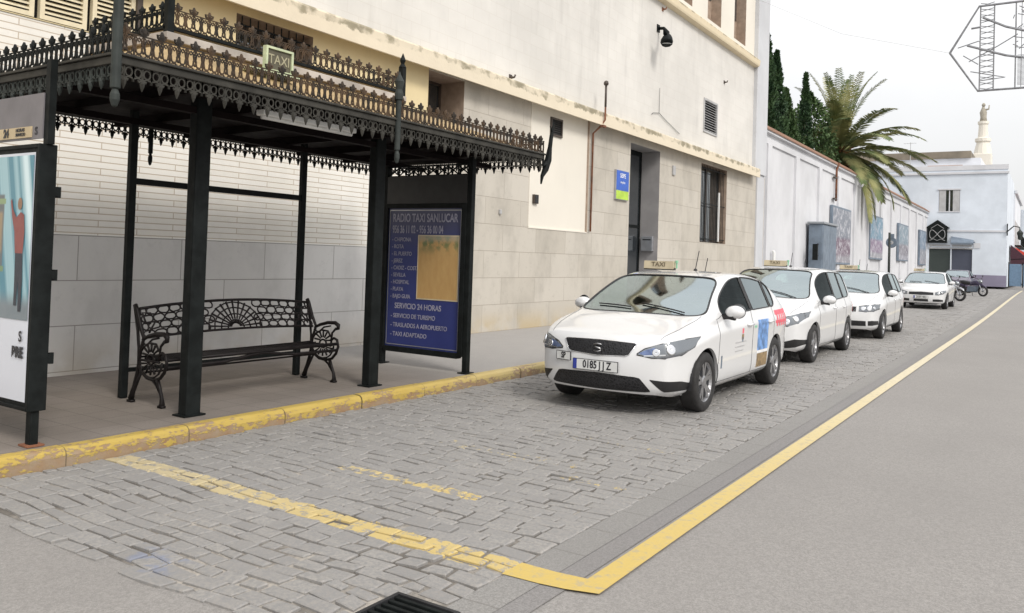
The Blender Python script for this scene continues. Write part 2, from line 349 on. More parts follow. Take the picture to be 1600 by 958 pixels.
cr_=nt.nodes.new('ShaderNodeValToRGB'); cr_.color_ramp.elements[0].color=(5.75,5.72,5.78,1); cr_.color_ramp.elements[1].color=(6.9,6.8,6.65,1); cr_.color_ramp.elements[0].position=.35; cr_.color_ramp.elements[1].position=.7; nt.links.new(cn.outputs['Fac'],cr_.inputs[0])
mx=nt.nodes.new('ShaderNodeMix'); mx.data_type='RGBA'; mx.inputs[0].default_value=.86; nt.links.new(sky.outputs[0],mx.inputs[6]); nt.links.new(cr_.outputs[0],mx.inputs[7]); sz=nt.nodes.new('ShaderNodeSeparateXYZ'); nt.links.new(tc.outputs['Generated'],sz.inputs[0]); mr=nt.nodes.new('ShaderNodeMapRange'); nt.links.new(sz.outputs[2],mr.inputs[0]); mr.inputs[1].default_value=0; mr.inputs[2].default_value=1; mr.inputs[3].default_value=.86; mr.inputs[4].default_value=1.75
vm=nt.nodes.new('ShaderNodeVectorMath'); vm.operation='SCALE'; nt.links.new(mx.outputs[2],vm.inputs[0]); nt.links.new(mr.outputs[0],vm.inputs[3]); nt.links.new(vm.outputs[0],bg.inputs[0]); bg.inputs[1].default_value=.12
sl=bpy.data.lights.new('sun','SUN'); so=bpy.data.objects.new('sun',sl); COL.objects.link(so); sl.energy=1.5; sl.angle=R(16); sl.color=(1,.96,.9)
d=Vector((math.cos(R(SUNAZ))*math.cos(R(40)),math.sin(R(SUNAZ))*math.cos(R(40)),math.sin(R(40)))); so.rotation_euler=(-d).to_track_quat('-Z','Y').to_euler()
sc.render.engine='CYCLES'; sc.view_settings.view_transform='Standard'; sc.view_settings.look='None'; sc.view_settings.gamma=1; sc.view_settings.exposure=.42
sc.render.resolution_x=1024; sc.render.resolution_y=613
# ------------------------------------------------------------------ ground
def strip(name,y0,y1,dz,mat,x0=-40,x1=400,far=False):
    mb=MB(); xs=[x0]+[v for v in [i*1.5+24 for i in range(26)] if x0<v<x1]+[x1]
    for a,b in zip(xs[:-1],xs[1:]): mb.quad((a,y0,gz(a)+dz),(b,y0,gz(b)+dz),(b,y1,gz(b)+dz),(a,y1,gz(a)+dz))
    return struct(mb.build(name,mat))
mb=MB(); xs=[-600,-40]+[24+i*1.5 for i in range(25)]+[100,400,1500]
for a,b in zip(xs[:-1],xs[1:]): mb.quad((a,-700,gz(a)-.008),(b,-700,gz(b)-.008),(b,900,gz(b)-.008),(a,900,gz(a)-.008))
struct(mb.build('road',M['asphalt']))
strip('gutter_strip',2.06,2.26,0.0,M['gutter'],2.0,79)
strip('edge_asphalt',1.93,2.06,-.002,M['strip'],2.0,79)
strip('lane_bed',2.24,5.86,-.006+.0,M['mortar'],2.44,79)
# yellow line with its mitred corner onto the setts
mb=MB()
xs=[3.68]+[4.5,6,8,12,16,20]+[24+i*1.5 for i in range(36)]
for a,b in zip(xs[:-1],xs[1:]): mb.quad((a,1.77,gz(a)+.004),(b,1.77,gz(b)+.004),(b,1.90,gz(b)+.004),(a,1.90,gz(a)+.004))
mb.poly([(3.55,1.77,.004),(3.68,1.77,.004),(3.68,1.90,.004),(3.66,2.07,.004),(3.66,2.275,.004),(3.47,2.275,.004),(3.48,2.07,.004),(3.50,1.93,.004)])
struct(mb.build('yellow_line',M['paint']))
# setts: real stones
mb=MB(); tones=[]
x=2.36; row=0; rnd=random.Random(3)
V=[];F=[];T=[]
while x<79:
    near=x<9
    rw=rnd.uniform(.088,.125) if x<30 else .2
    y=2.27+rnd.uniform(-.02,.0); off=rnd.uniform(-.1,.1)
    while y<5.80:
        L=rnd.uniform(.12,.24) if x<30 else .3
        y1=min(y+L,5.82)
        if 5.82-y1<.06: y1=5.82
        g=.004+ (rnd.random()**4)*.010
        if x<3.9 and y<3.6: g+=rnd.random()**2*.012
        xe=2.42+.05*math.sin(y*4)+(max(0,(3.0-y))*.35)*0
        skip = (x<xe-.05 and rnd.random()<.35) or (2.56<x<2.93 and (y+y1)/2<2.52)
        if not skip:
            z=gz(x)+.006+rnd.uniform(-.004,.004)+(rnd.random()<.1)*rnd.uniform(-.006,.004); tl=rnd.uniform(-.004,.004); tl2=rnd.uniform(-.004,.004)
            jt=lambda s=.009: rnd.uniform(-s,s) if near else 0
            wx=lambda yy:.02*math.sin(yy*2.1+x*.9)+.012*math.sin(yy*5.3+x*2.)
            c=[(x+g+jt(),y+g+jt()),(x+rw-g+jt(),y+g+jt()),(x+rw-g+jt(),y1-g+jt()),(x+g+jt(),y1-g+jt())]
            c=[(a+wx(b),b) for a,b in c]
            cx=sum(a for a,b in c)/4; cy=sum(b for a,b in c)/4
            i=len(V)
            for a,b in c: V.append((a,b,z-.022))
            for (a,b),h in zip(c,(tl,tl2,-tl,-tl2)): V.append((a,b,z-.005+h))
            q=.012/ max(.05,rw)
            for (a,b),h in zip(c,(tl,tl2,-tl,-tl2)): V.append((a+(cx-a)*q*1.2,b+(cy-b)*q*.9,z+h))
            for a in range(4):
                b=(a+1)%4; F.append((i+a,i+b,i+4+b,i+4+a)); F.append((i+4+a,i+4+b,i+8+b,i+8+a))
            F.append((i+8,i+9,i+10,i+11)); t=min(1,max(0,rnd.gauss(.5,.30))); T+=[t]*9
        y=y1
    x+=rw
me=bpy.data.meshes.new('cobblestones'); me.from_pydata(V,[],F); at=me.attributes.new('tone','FLOAT','FACE'); at.data.foreach_set('value',T); me.materials.append(M['setts']); o=bpy.data.objects.new('cobblestone_lane',me); COL.objects.link(o); struct(o)
# broken drain grate in the setts
g=thing('drain_grate','broken dark iron drain grate sunk among the cobblestones at bottom edge','drain',(2.79,2.33,.004))
mb=MB()
for i in range(7): mb.box(-.15+i*.045,-.13+i*.045,-.16,.16,-.01,.012)
mb.build('bars',M['iron'],g,bevel=.003)
mb=MB(); mb.box(-.18,.17,-.18,-.16,-.012,.016); mb.box(-.18,.17,.16,.18,-.012,.016); mb.box(-.18,-.16,-.16,.16,-.012,.016); mb.box(.15,.17,-.16,.16,-.012,.016); mb.box(-.17,.16,-.17,.17,-.03,-.006,M['dark']); mb.build('frame',None,g)
# kerb and pavement
mb=MB(); xs=[-40]+[i*1. +.2 for i in range(-6,24)]+[24+i*1.5 for i in range(37)]+[90]
prof=[(5.83,-.03),(5.828,.075),(5.838,.108),(5.865,.128),(5.90,.132),(5.955,.131)]
pr=random.Random(5)
for a,b in zip(xs[:-1],xs[1:]):
    dy=pr.uniform(-.004,.004); dz=pr.uniform(-.003,.003)
    for (y0,z0),(y1,z1) in zip(prof[:-1],prof[1:]): mb.quad((a,y0+dy,gz(a)+z0+dz),(b,y0+dy,gz(b)+z0+dz),(b,y1+dy,gz(b)+z1+dz),(a,y1+dy,gz(a)+z1+dz))
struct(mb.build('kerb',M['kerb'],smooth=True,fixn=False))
mb=MB()
for a,b in zip(xs[:-1],xs[1:]): mb.quad((a,5.95,gz(a)+.126),(b,5.95,gz(b)+.126),(b,9.3,gz(b)+.126),(a,9.3,gz(a)+.126))
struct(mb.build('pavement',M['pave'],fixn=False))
# ------------------------------------------------------------------ buildings
FY=9.05
n_,c_,s_=plaster('grey end pilaster',(.56,.57,.59),.15); M['pipewall']=n_.fin(c_,.85,spec=.25)
def wally(mb,Y,x0,x1,z0,z1,mat,holes=(),sgn=1):
    xs=sorted(set([x0,x1]+[v for h in holes for v in h[:2]])); zs=sorted(set([z0,z1]+[v for h in holes for v in h[2:4]]))
    for a,b in zip(xs[:-1],xs[1:]):
        for c,d in zip(zs[:-1],zs[1:]):
            mx,mz=(a+b)/2,(c+d)/2
            if any(h[0]<mx<h[1] and h[2]<mz<h[3] for h in holes): continue
            mb.quad((a,Y,c),(b,Y,c),(b,Y,d),(a,Y,d),mat)
    for h in holes:
        a,b,c,d,dp,rm=h; e=Y+dp
        mb.quad((b,Y,c),(b,e,c),(b,e,d),(b,Y,d),rm); mb.quad((a,e,c),(a,Y,c),(a,Y,d),(a,e,d),rm)
        mb.quad((a,Y,d),(b,Y,d),(b,e,d),(a,e,d),rm); mb.quad((a,e,c),(b,e,c),(b,Y,c),(a,Y,c),rm)
office=thing('office_building','tall cream building with stone base, projecting ledges and recessed doorway behind the taxi shelter','building',(0,FY,0))
CUR=[office]
def P(mb,name,mat=None,parent=None,**k):
    mb.xf(Matrix.Translation((0,-FY,0))) ; return mb.build(name,mat,parent if parent is not None else CUR[0],**k)
mb=MB(); wally(mb,FY,-6,10.6,.1,1.68,M['basepanel']); P(mb,'base_wall')
mb=MB(); wally(mb,FY+.015,-6,10.6,1.68,3.95,M['whitebrick']); mb.quad((-6,FY,1.68),(10.6,FY,1.68),(10.6,FY+.015,1.68),(-6,FY+.015,1.68),M['basepanel']); P(mb,'brick_wall')
holes_c=[(3.3,5.62,3.96,4.50,.25,M['bronze']),(6.98,8.02,3.96,4.68,.45,M['brownreveal'])]
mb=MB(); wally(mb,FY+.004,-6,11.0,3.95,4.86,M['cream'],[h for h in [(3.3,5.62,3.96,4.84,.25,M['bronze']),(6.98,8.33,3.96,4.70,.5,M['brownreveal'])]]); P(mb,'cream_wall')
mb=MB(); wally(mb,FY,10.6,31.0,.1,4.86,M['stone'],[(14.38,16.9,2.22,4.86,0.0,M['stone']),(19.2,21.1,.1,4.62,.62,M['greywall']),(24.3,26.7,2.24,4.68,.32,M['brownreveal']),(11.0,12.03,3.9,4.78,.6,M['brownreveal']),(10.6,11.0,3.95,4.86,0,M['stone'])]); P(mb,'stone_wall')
mb=MB(); wally(mb,FY+.02,14.38,16.9,2.22,4.86,M['pale']); mb.box(14.36,14.39,FY-.012,FY+.02,2.22,4.86,M['pale']); mb.box(16.89,16.93,FY-.012,FY+.02,2.22,4.86,M['brownreveal']); mb.box(14.36,16.93,FY-.012,FY+.02,2.20,2.225,M['pale']); P(mb,'plaster_panel')
# window behind the shelter roof
def window(name,x0,x1,z0,z1,dp,bars,fm,extra=None):
    mb=MB(); y=FY+dp
    for a,b,c,d in ((x0,x0+.05,z0,z1),(x1-.05,x1,z0,z1),(x0+.05,x1-.05,z0,z0+.05),(x0+.05,x1-.05,z1-.05,z1)): mb.box(a,b,y-.06,y-.005,c,d)
    mid=(x0+x1)/2; mb.box(mid-.025,mid+.025,y-.055,y-.01,z0+.05,z1-.05)
    fr=P(mb,name,fm)
    mb=MB(); mb.box(x0+.04,x1-.04,y-.03,y-.02,z0+.04,z1-.04); P(mb,'pane',M['glassdark'],fr)
    mb=MB(); mb.quad((x0,y,z0),(x1,y,z0),(x1,y,z1),(x0,y,z1)); P(mb,'backing',M['dark'],fr)
    if bars:
        mb=MB(); n=int((x1-x0)/bars)
        for i in range(1,n): xx=x0+(x1-x0)*i/n; mb.tube([(xx,FY+.06,z0),(xx,FY+.06,z1)],.009,6)
        for zz in (z0+.12,(z0+z1)/2,z1-.12): mb.box(x0,x1,FY+.052,FY+.068,zz-.012,zz+.012)
        P(mb,'bars',M['iron'],fr)
    return fr
window('window',6.98,8.33,3.96,4.70,.5,.13,M['bronze'])
window('window',11.0,12.03,3.9,4.78,.6,0,M['bronze'])
window('window',24.3,26.7,2.24,4.68,.32,.14,M['bronze'])
mb=MB(); mb.box(26.05,26.12,FY+.02,FY+.06,2.3,3.9); P(mb,'pale_strip',M['whitepl'])
# louvred shutters
n=4; W=(5.6-3.32)/n
for i in range(n):
    x0=3.32+i*W+.02; x1=x0+W-.06
    mb=MB()
    for a,b,c,d in ((x0,x0+.05,3.97,4.83),(x1-.05,x1,3.97,4.83),(x0+.05,x1-.05,3.97,4.02),(x0+.05,x1-.05,4.78,4.83)): mb.box(a,b,FY+.01,FY+.07,c,d)
    zz=4.05
    while zz<4.76:
        mb.poly([(x0+.05,FY+.012,zz),(x1-.05,FY+.012,zz),(x1-.05,FY+.06,zz+.035),(x0+.05,FY+.06,zz+.035)]); mb.poly([(x0+.05,FY+.012,zz-.012),(x1-.05,FY+.012,zz-.012),(x1-.05,FY+.012,zz+.002),(x0+.05,FY+.012,zz+.002)]); zz+=.052
    P(mb,'shutter',M['cream2'],fixn=False)
mb=MB(); mb.quad((3.3,FY+.2,3.96),(5.62,FY+.2,3.96),(5.62,FY+.2,4.84),(3.3,FY+.2,4.84)); P(mb,'shutter_backing',M['dark'])
mb=MB(); mb.box(5.56,5.63,FY-.03,FY+.1,3.95,4.84); P(mb,'shutter_frame',M['bronze'])
# ledges
def ledgeprof(name,prof,x0,x1,mat):
    mb=MB()
    for (a,b),(c,d) in zip(prof[:-1],prof[1:]): mb.quad((x0,a,b),(x1,a,b),(x1,c,d),(x0,c,d))
    mb.poly([(x0,a,b) for a,b in prof]); mb.poly([(x1,a,b) for a,b in prof]); return P(mb,name,mat)
ledgeprof('ledge',[(FY+.1,4.845),(8.79,4.80),(8.79,4.72),(8.75,4.72),(8.75,5.0),(8.77,5.03),(FY+.1,5.10)],-6,29.4,M['ledge'])
mb=MB(); mb.quad((-6,FY+.6,4.855),(29.4,FY+.6,4.855),(29.4,8.8,4.855),(-6,8.8,4.855)); 
ups=[(9.2+2.56*k,10.45+2.56*k,9.25,12.2,.35,M['brownreveal']) for k in range(-5,8)]
mb=MB(); wally(mb,FY+.01,-6,29.4,5.08,8.75,M['upper'],[(24.36,25.6,5.66,6.72,.25,M['bronze'])]); wally(mb,FY+.03,-6,29.4,9.0,13.5,M['pale'],ups); P(mb,'upper_wall')
ledgeprof('upper_ledge',[(FY+.1,8.70),(8.88,8.73),(8.86,8.78),(8.84,8.93),(8.86,8.96),(FY+.1,9.02)],-6,29.4,M['ledge2'])
for h in ups:
    if h[0]<16: continue
    mb=MB(); y=FY+.03+.34
    mb.quad((h[0],y,h[2]),(h[1],y,h[2]),(h[1],y,h[3]),(h[0],y,h[3])); wp=P(mb,'upper_window',M['brownreveal'])
    mb=MB(); mb.box(h[0]+.1,h[1]-.1,y-.03,y-.01,h[2]+.9,h[3]-.1); P(mb,'pane',M['glassdark'],wp)
# louvre vent
mb=MB(); x0,x1=24.36,25.6
mb.box(x0,x0+.06,FY-.02,FY+.06,5.66,6.72); mb.box(x1-.06,x1,FY-.02,FY+.06,5.66,6.72); mb.box(x0+.06,x1-.06,FY-.02,FY+.06,5.66,5.72); mb.box(x0+.06,x1-.06,FY-.02,FY+.06,6.66,6.72)
for i in range(12):
    z=5.74+i*.077; mb.poly([(x0+.06,FY-.01,z),(x1-.06,FY-.01,z),(x1-.06,FY+.05,z+.05),(x0+.06,FY+.05,z+.05)])
P(mb,'louvre_vent',M['pipegrey'],fixn=False)
mb=MB(); mb.quad((x0,FY+.2,5.66),(x1,FY+.2,5.66),(x1,FY+.2,6.72),(x0,FY+.2,6.72)); P(mb,'vent_backing',M['dark'])
# end pilaster, side and roof
mb=MB(); mb.box(29.4,30.75,8.93,FY+.4,4.9,14); P(mb,'pilaster',M['pipewall'],bevel=.01)
mb=MB(); mb.box(29.9,30.75,8.99,FY+.4,.1,4.9);P(mb,'pilaster',M['pipewall'],bevel=.01)
mb=MB(); mb.quad((30.75,FY,.1),(30.75,24,.1),(30.75,24,14),(30.75,FY,14)); mb.quad((-6,24,.1),(30.75,24,.1),(30.75,24,14),(-6,24,14)); mb.quad((-6,FY,.1),(-6,24,.1),(-6,24,14),(-6,FY,14)); mb.quad((-6,FY,13.4),(30.75,FY,13.4),(30.75,24,13.4),(-6,24,13.4)); P(mb,'outer_wall',M['pale'],fixn=False)
# doorway: dark glass door on the near half, reveal beyond
mb=MB(); y=FY+.6
mb.box(19.2,19.26,y-.06,y,.1,4.62); mb.box(21.04,21.1,y-.06,y,.1,4.62); mb.box(19.26,21.04,y-.06,y,4.5,4.62); mb.box(20.12,20.18,y-.06,y,.1,4.5); mb.box(19.26,21.04,y-.05,y-.01,2.5,2.58)
dr=P(mb,'door',M['iron'])
mb=MB(); mb.box(19.24,21.06,y-.03,y-.02,.12,4.52); P(mb,'pane',M['glassdark'],dr)
mb=MB(); mb.tube([(20.05,y-.12,1.0),(20.05,y-.12,1.6)],.018,8); mb.tube([(20.05,y-.12,1.1),(20.05,y-.05,1.1)],.01); mb.tube([(20.05,y-.12,1.5),(20.05,y-.05,1.5)],.01); P(mb,'handle',M['steel'],dr)
mb=MB(); mb.quad((19.2,y,.1),(21.1,y,.1),(21.1,y,4.62),(19.2,y,4.62)); P(mb,'backing',M['dark'],dr)
# small wall fittings, each a thing
def blk(name,label,cat,x0,x1,y0,y1,z0,z1,mat,bev=.005,group=None):
    cx,cy=(x0+x1)/2,y1
    mb=MB(); mb.box(x0,x1,y0,y1,z0,z1); mb.xf(Matrix.Translation((-cx,-cy,-z0))); o=mb.build(name,mat,bevel=bev); o.location=(cx,cy,z0); return tag(o,label,cat,group)
def mkvent():
    t=thing('wall_vent','small dark square air vent high on the pale plaster, right of shelter roof','vent',(15.42,FY+.02,4.24))
    mb=MB(); 
    for a,b,c,d in ((-.25,-.21,0,.40),(.21,.25,0,.40),(-.21,.21,0,.04),(-.21,.21,.36,.40)): mb.box(a,b,-.035,.0,c,d)
    mb.build('frame',M['bronze'],t); mb=MB(); 
    for i in range(7): mb.poly([(-.21,-.03,.05+i*.045),(.21,-.03,.05+i*.045),(.21,-.005,.08+i*.045),(-.21,-.005,.08+i*.045)])
    mb.quad((-.21,-.004,.04),(.21,-.004,.04),(.21,-.004,.36),(-.21,-.004,.36)); mb.build('louvre',M['rubber'],t,fixn=False)
mkvent()
t=thing('junction_box','small dark metal box on the pale plaster below the shelter roof corner','junction box',(14.62,FY+.02,2.72))
mb=MB(); mb.box(-.085,.085,-.06,0,0,.19); mb.build('case',M['bronze'],t,bevel=.008); mb=MB(); mb.box(-.07,.07,-.067,-.06,.015,.09); mb.box(-.07,.07,-.067,-.06,.10,.175); mb.build('cover',M['black'],t,bevel=.003)
# rusty conduit through the ledge
t=thing('conduit_pole','thin rusty conduit pole rising past the lower ledge beside the pale plaster panel','pole',(17.03,8.70,2.24))
mb=MB(); mb.tube([(0,.30,0),(0,.30,2.3),(0,.12,2.45),(0,0,2.6),(0,0,3.42)],.022,8); mb.build('pipe',M['rust'],t,smooth=True)
mb=MB(); mb.tube([(0,0,2.9),(0,0,3.42)],.026,8); mb.lathe((0,0,3.40),[(0,0),(.05,.01),(.06,.05),(.045,.10),(0,.12)],12); mb.build('cap',M['bronze'],t,smooth=True)
mb=MB(); mb.box(-.12,.03,-.02,.05,2.42,2.47); mb.build('bracket',M['rust'],t)
# blue and green wall sign
t=thing('wall_sign','blue and lime green rectangular sign fixed on stone beside the doorway','sign',(18.66,FY,3.1))
mb=MB(); mb.box(-.36,.36,-.06,0,.0,.74); mb.build('case',M['steel'],t,bevel=.006)
mb=MB(); mb.box(-.345,.345,-.066,-.06,.235,.725); mb.build('blue_panel',plain('sign blue',(.02,.10,.48),.35),t)
mb=MB(); mb.box(-.345,.345,-.066,-.06,.015,.225); mb.build('green_panel',plain('sign lime',(.42,.62,.05),.35),t)
join_text([('SEPE',.15,face_negy(0,-.068,.60),'CENTER',1.1,.002),('empleo',.09,face_negy(0,-.068,.44),'CENTER',1,0)],'lettering',M['palewhite'],t)
# plain blue door sticker + mailbox on the reveal
t=thing('letter_box','grey steel letter box on the far side of the doorway recess','letter box',(21.1,FY+.28,1.92))
mb=MB(); mb.box(-.12,0,-.17,.17,-.05,.36); mb.build('case',M['steel'],t,bevel=.01); mb=MB(); mb.box(-.126,-.12,-.12,.12,.25,.28); mb.build('slot',M['black'],t)
mb=MB(); mb.box(-.16,.16,-.006,0,0,.42); o=mb.build('door_sticker',plain('sticker blue',(.05,.28,.60),.3)); o.location=(19.6,FY+.565,1.95); tag(o,'small bright blue sticker on the dark glass door','sticker')
# floodlight arm high on the wall
t=thing('wall_lamp','dark floodlight on a bent arm high on the upper wall','lamp',(20.3,FY+.01,7.85))
mb=MB(); mb.tube([(.42,0,.10),(.40,-.18,.08),(.30,-.34,-.08),(.10,-.42,-.26)],[.04,.045,.05,.05],8); mb.build('arm',M['iron'],t,smooth=True)
mb=MB(); mb.tube([(.16,-.42,-.20),(.06,-.44,-.30),(-.06,-.47,-.44),(-.08,-.48,-.48)],[.06,.13,.17,.15],10); mb.tube([(-.05,-.42,-.22),(-.22,-.46,-.12)],[.06,.03],6); mb.build('lamp_head',M['iron'],t,smooth=True)
mb=MB(); mb.lathe((-.08,-.48,-.49),[(0,-.01),(.12,-.008),(.13,.0)],12); mb.build('lens',M['glassdark'],t)
mb=MB(); mb.box(.34,.50,-.03,0,0,.20); mb.build('wall_plate',M['iron'],t)
for k,(x,z,l) in enumerate([(13.55,5.16,'tiny dark hook on the wall just above the lower ledge'),(21.0,7.55+1.0,'small rusty bracket just under the upper ledge, left of floodlight arm'),(26.2,7.55,'small dark stub on the upper wall above the louvre vent')]):
    mb=MB(); mb.tube([(0,0,0),(0,-.10,0),(0,-.12,.05)],[.03,.02,.018],8); mb.box(-.05,.05,-.012,0,-.05,.06); o=mb.build('wall_hook',M['rust'] if k==1 else M['bronze'],smooth=False); o.location=(x,FY+.01,z); tag(o,l,'hook')
for k,(x,z,l) in enumerate([(22.05,4.16,'small grey bell box on stone between doorway and barred window'),(13.3,2.45,'tiny metal stud low on the stone wall right of the information board')]):
    mb=MB(); s=(.09 if k==0 else .03); mb.box(-s,s,-.05,0,0,s*3); o=mb.build('wall_box',M['pipegrey'],bevel=.01); o.location=(x,FY,z-s); tag(o,l,'box')
# thin cable sagging on the upper wall
mb=MB(); mb.tube([(20.4,FY-.02,5.55),(20.5,FY-.02,5.6),(20.9,FY-.02,5.66),(21.3,FY-.02,5.55),(22.4,FY-.02,5.3)],.008,5); mb.tube([(20.9,FY-.02,5.66),(20.9,FY-.02,6.35)],.006,5); tag(mb.build('wall_cable',M['cable']),'thin loose cable running across the upper wall above the lower ledge','cable')
# ------------------------------------------------------------------ annex with tiled cap and posters
AX0,AX1=30.75,80.0
annex=thing('annex_wall','long white rendered boundary wall with brown tiled coping and shallow pilasters','wall',(0,FY,0)); CUR[0]=annex
mb=MB(); mb.box(AX0,AX1,FY+.05,FY+.45,.1,6.78); P(mb,'wall_body',M['white'])
x=31.2
while x<AX1-.4:
    mb=MB(); mb.box(x,x+.55,FY-.05,FY+.051,.5,6.2); P(mb,'pilaster',M['white']); x+=4.15
mb=MB(); mb.box(AX0,AX1,FY-.02,FY+.051,6.2,6.42); mb.box(AX0,AX1,FY-.09,FY+.5,6.60,6.72); mb.box(AX0,AX1,FY-.03,FY+.051,.1,.55); P(mb,'moulding',M['white'],bevel=.01)
n=NB('coping tile'); p,x,y,z=n.pos(); fx=n.math('FRACT',n.math('MULTIPLY',x,4.2)); col=n.mix(n.noise(2.5,detail=4),(.20,.085,.05),(.30,.19,.13)); col=n.mix(n.ramp(n.math('ABSOLUTE',n.math('SUBTRACT',fx,.5)),.40,.5,0,.7),col,(.05,.03,.02)); n.bump(fx,.6,.03); M['tile']=n.fin(col,.85)
mb=MB(); mb.poly([(AX0,FY-.13,6.72),(AX1,FY-.13,6.72),(AX1,FY+.20,7.0),(AX0,FY+.20,7.0)]); mb.poly([(AX0,FY+.20,7.0),(AX1,FY+.20,7.0),(AX1,FY+.55,6.72),(AX0,FY+.55,6.72)]); mb.poly([(AX0,FY-.13,6.72),(AX0,FY+.20,7.0),(AX0,FY+.55,6.72)]); mb.poly([(AX1,FY-.13,6.72),(AX1,FY+.20,7.0),(AX1,FY+.55,6.72)]); mb.quad((AX0,FY-.13,6.68),(AX1,FY-.13,6.68),(AX1,FY-.13,6.725),(AX0,FY-.13,6.725)); mb.quad((AX0,FY-.13,6.722),(AX1,FY-.13,6.722),(AX1,FY+.55,6.722),(AX0,FY+.55,6.722)); P(mb,'coping',M['tile'],fixn=False)
# posters
def poster(x0,x1,z0,z1,label,seed,top,mid,bot):
    t=thing('wall_poster',label,'poster',((x0+x1)/2,FY-.02,z0),group='posters along the white wall')
    w_=(x1-x0)/2; h=z1-z0
    mb=MB(); mb.box(-w_,w_,-.10,0.05,0,h); mb.build('frame',M['greymetal'],t,bevel=.02)
    n=NB('poster print'); o=n.obj(); s=n.node('ShaderNodeSeparateXYZ'); n.t.links.new(o,s.inputs[0])
    f=n.noise(1.6+seed*.2,o,5,.7); zz=s.outputs[2]
    c=n.mix(n.ramp(n.math('ADD',zz,n.math('MULTIPLY',n.math('SUBTRACT',f,.5),.5)),h*.42,h*.50),mid,top); c=n.mix(n.ramp(zz,h*.12,h*.2),bot,c)
    c=n.mix(n.math('MULTIPLY',n.ramp(n.noise(3.2,o,4,.75),.48,.62),.65),c,(.62,.62,.66)); c=n.mix(n.math('MULTIPLY',n.ramp(n.noise(4.1,o,4,.75),.58,.68),.7),c,(.10,.09,.12))
    m=n.fin(c,.5)
    mb=MB(); mb.quad((-w_+.1,-.104,.1),(w_-.1,-.104,.1),(w_-.1,-.104,h-.1),(-w_+.1,-.104,h-.1)); mb.build('print',m,t)
poster(42.1,46.5,1.75,4.65,'large grey poster with mauve lower half beside the metal cabinet',0,(.20,.22,.26),(.16,.11,.15),(.28,.27,.30))
poster(52.1,56.5,2.15,4.82,'poster with pale blue top, second along the white wall',1,(.16,.27,.36),(.22,.16,.24),(.30,.30,.33))
poster(63.1,67.7,2.2,4.86,'greyish blue poster just beyond the pole with round sign',2,(.19,.26,.31),(.18,.17,.20),(.3,.3,.34))
poster(74.2,78.2,2.0,4.9,'farthest bluish poster at the end of the white wall',3,(.18,.25,.33),(.26,.28,.32),(.3,.3,.34))
# rusty downpipe
t=thing('downpipe','rusty brown pipe coming down from the tiled coping above the grey cabinet','pipe',(43.0,FY-.06,4.9))
mb=MB(); mb.tube([(0,0,0),(0,0,1.55),(0,-.06,1.75),(0,-.12,1.9)],.055,8); mb.build('pipe',M['rust'],t,smooth=True)
mb=MB(); 
for z in (.05,1.1): mb.box(-.55,.08,-.05,.06,z,z+.07)
mb.build('bracket',M['bronze'],t)
# white drainpipe near the corner
mb=MB(); mb.tube([(0,0,0),(0,0,1.6),(.0,0.05,1.65)],.06,8); o=mb.build('white_pipe',M['whitepl'],smooth=True); o.location=(32.2,FY-.08,.5); tag(o,'short white pipe at the start of the white wall','pipe')
# grey utility cabinet
t=thing('utility_cabinet','tall blue grey metal cabinet standing in front of the white wall','cabinet',(38.9,8.62,KERB+gz(38)))
mb=MB(); mb.box(-1.35,1.35,-.25,.35,0,3.30); mb.build('case',M['greymetal'],t,bevel=.03)
mb=MB(); mb.box(-1.43,1.43,-.32,.4,3.30,3.40); mb.build('lid',plain('cabinet lid',(.27,.29,.31),.5),t,bevel=.02)
for s in (-1,1): mb=MB(); mb.box(min(s*.02,s*1.3),max(s*.02,s*1.3),-.27,-.25,.1,3.2); mb.build('door',M['greymetal'],t,bevel=.006)
mb=MB(); mb.tube([(-1.35,-.05,1.9),(-1.75,-.05,1.95),(-1.78,-.05,2.3),(-1.35,-.05,2.4)],.04,8); mb.box(-1.86,-1.70,-.15,.05,1.7,2.4); mb.build('meter_box',M['iron'],t)
# round sign on pole
t=thing('round_sign','round dark sign on a slim post in front of the white wall','sign',(46.3,7.0,KERB+gz(46)))
mb=MB(); mb.tube([(0,0,0),(0,0,3.25)],.06,8); mb.build('post',M['iron2'],t,smooth=True)
mb=MB(); mb.lathe((.55,-.02,2.75),[(0,-.05),(.26,-.05),(.28,0),(.26,.05),(0,.05)],20,'X'); mb.box(.47,.62,-.14,.10,2.98,3.2); mb.box(0,.5,-.03,.03,2.72,2.78); mb.build('disc',M['greymetal'],t,smooth=False)
mb=MB(); mb.lathe((.49,-.02,2.75),[(0,-.005),(.10,-.005),(.10,.0)],20,'X'); mb.build('face',M['pipegrey'],t)
# ------------------------------------------------------------------ far buildings
FX=80.; FZ=.40
farb=thing('corner_building','pale blue white two storey building with rolling shutters closing the street','building',(FX,7,FZ))
def Q(mb,name,mat=None,parent=None,**k):
    mb.xf(Matrix.Translation((-FX,-7,-FZ))); return mb.build(name,mat,parent if parent is not None else farb,**k)
def wallx(mb,X,y0,y1,z0,z1,mat,holes=()):
    ys=sorted(set([y0,y1]+[v for h in holes for v in h[:2]])); zs=sorted(set([z0,z1]+[v for h in holes for v in h[2:4]]))
    for a,b in zip(ys[:-1],ys[1:]):
        for c,d in zip(zs[:-1],zs[1:]):
            if any(h[0]<(a+b)/2<h[1] and h[2]<(c+d)/2<h[3] for h in holes): continue
            mb.quad((X,a,c),(X,b,c),(X,b,d),(X,a,d),mat)
    for a,b,c,d,dp,rm in holes:
        e=X+dp
        for q in (((X,a,c),(e,a,c),(e,a,d),(X,a,d)),((X,b,c),(e,b,c),(e,b,d),(X,b,d)),((X,a,d),(X,b,d),(e,b,d),(e,a,d)),((X,a,c),(X,b,c),(e,b,c),(e,a,c))): mb.quad(*q,rm)
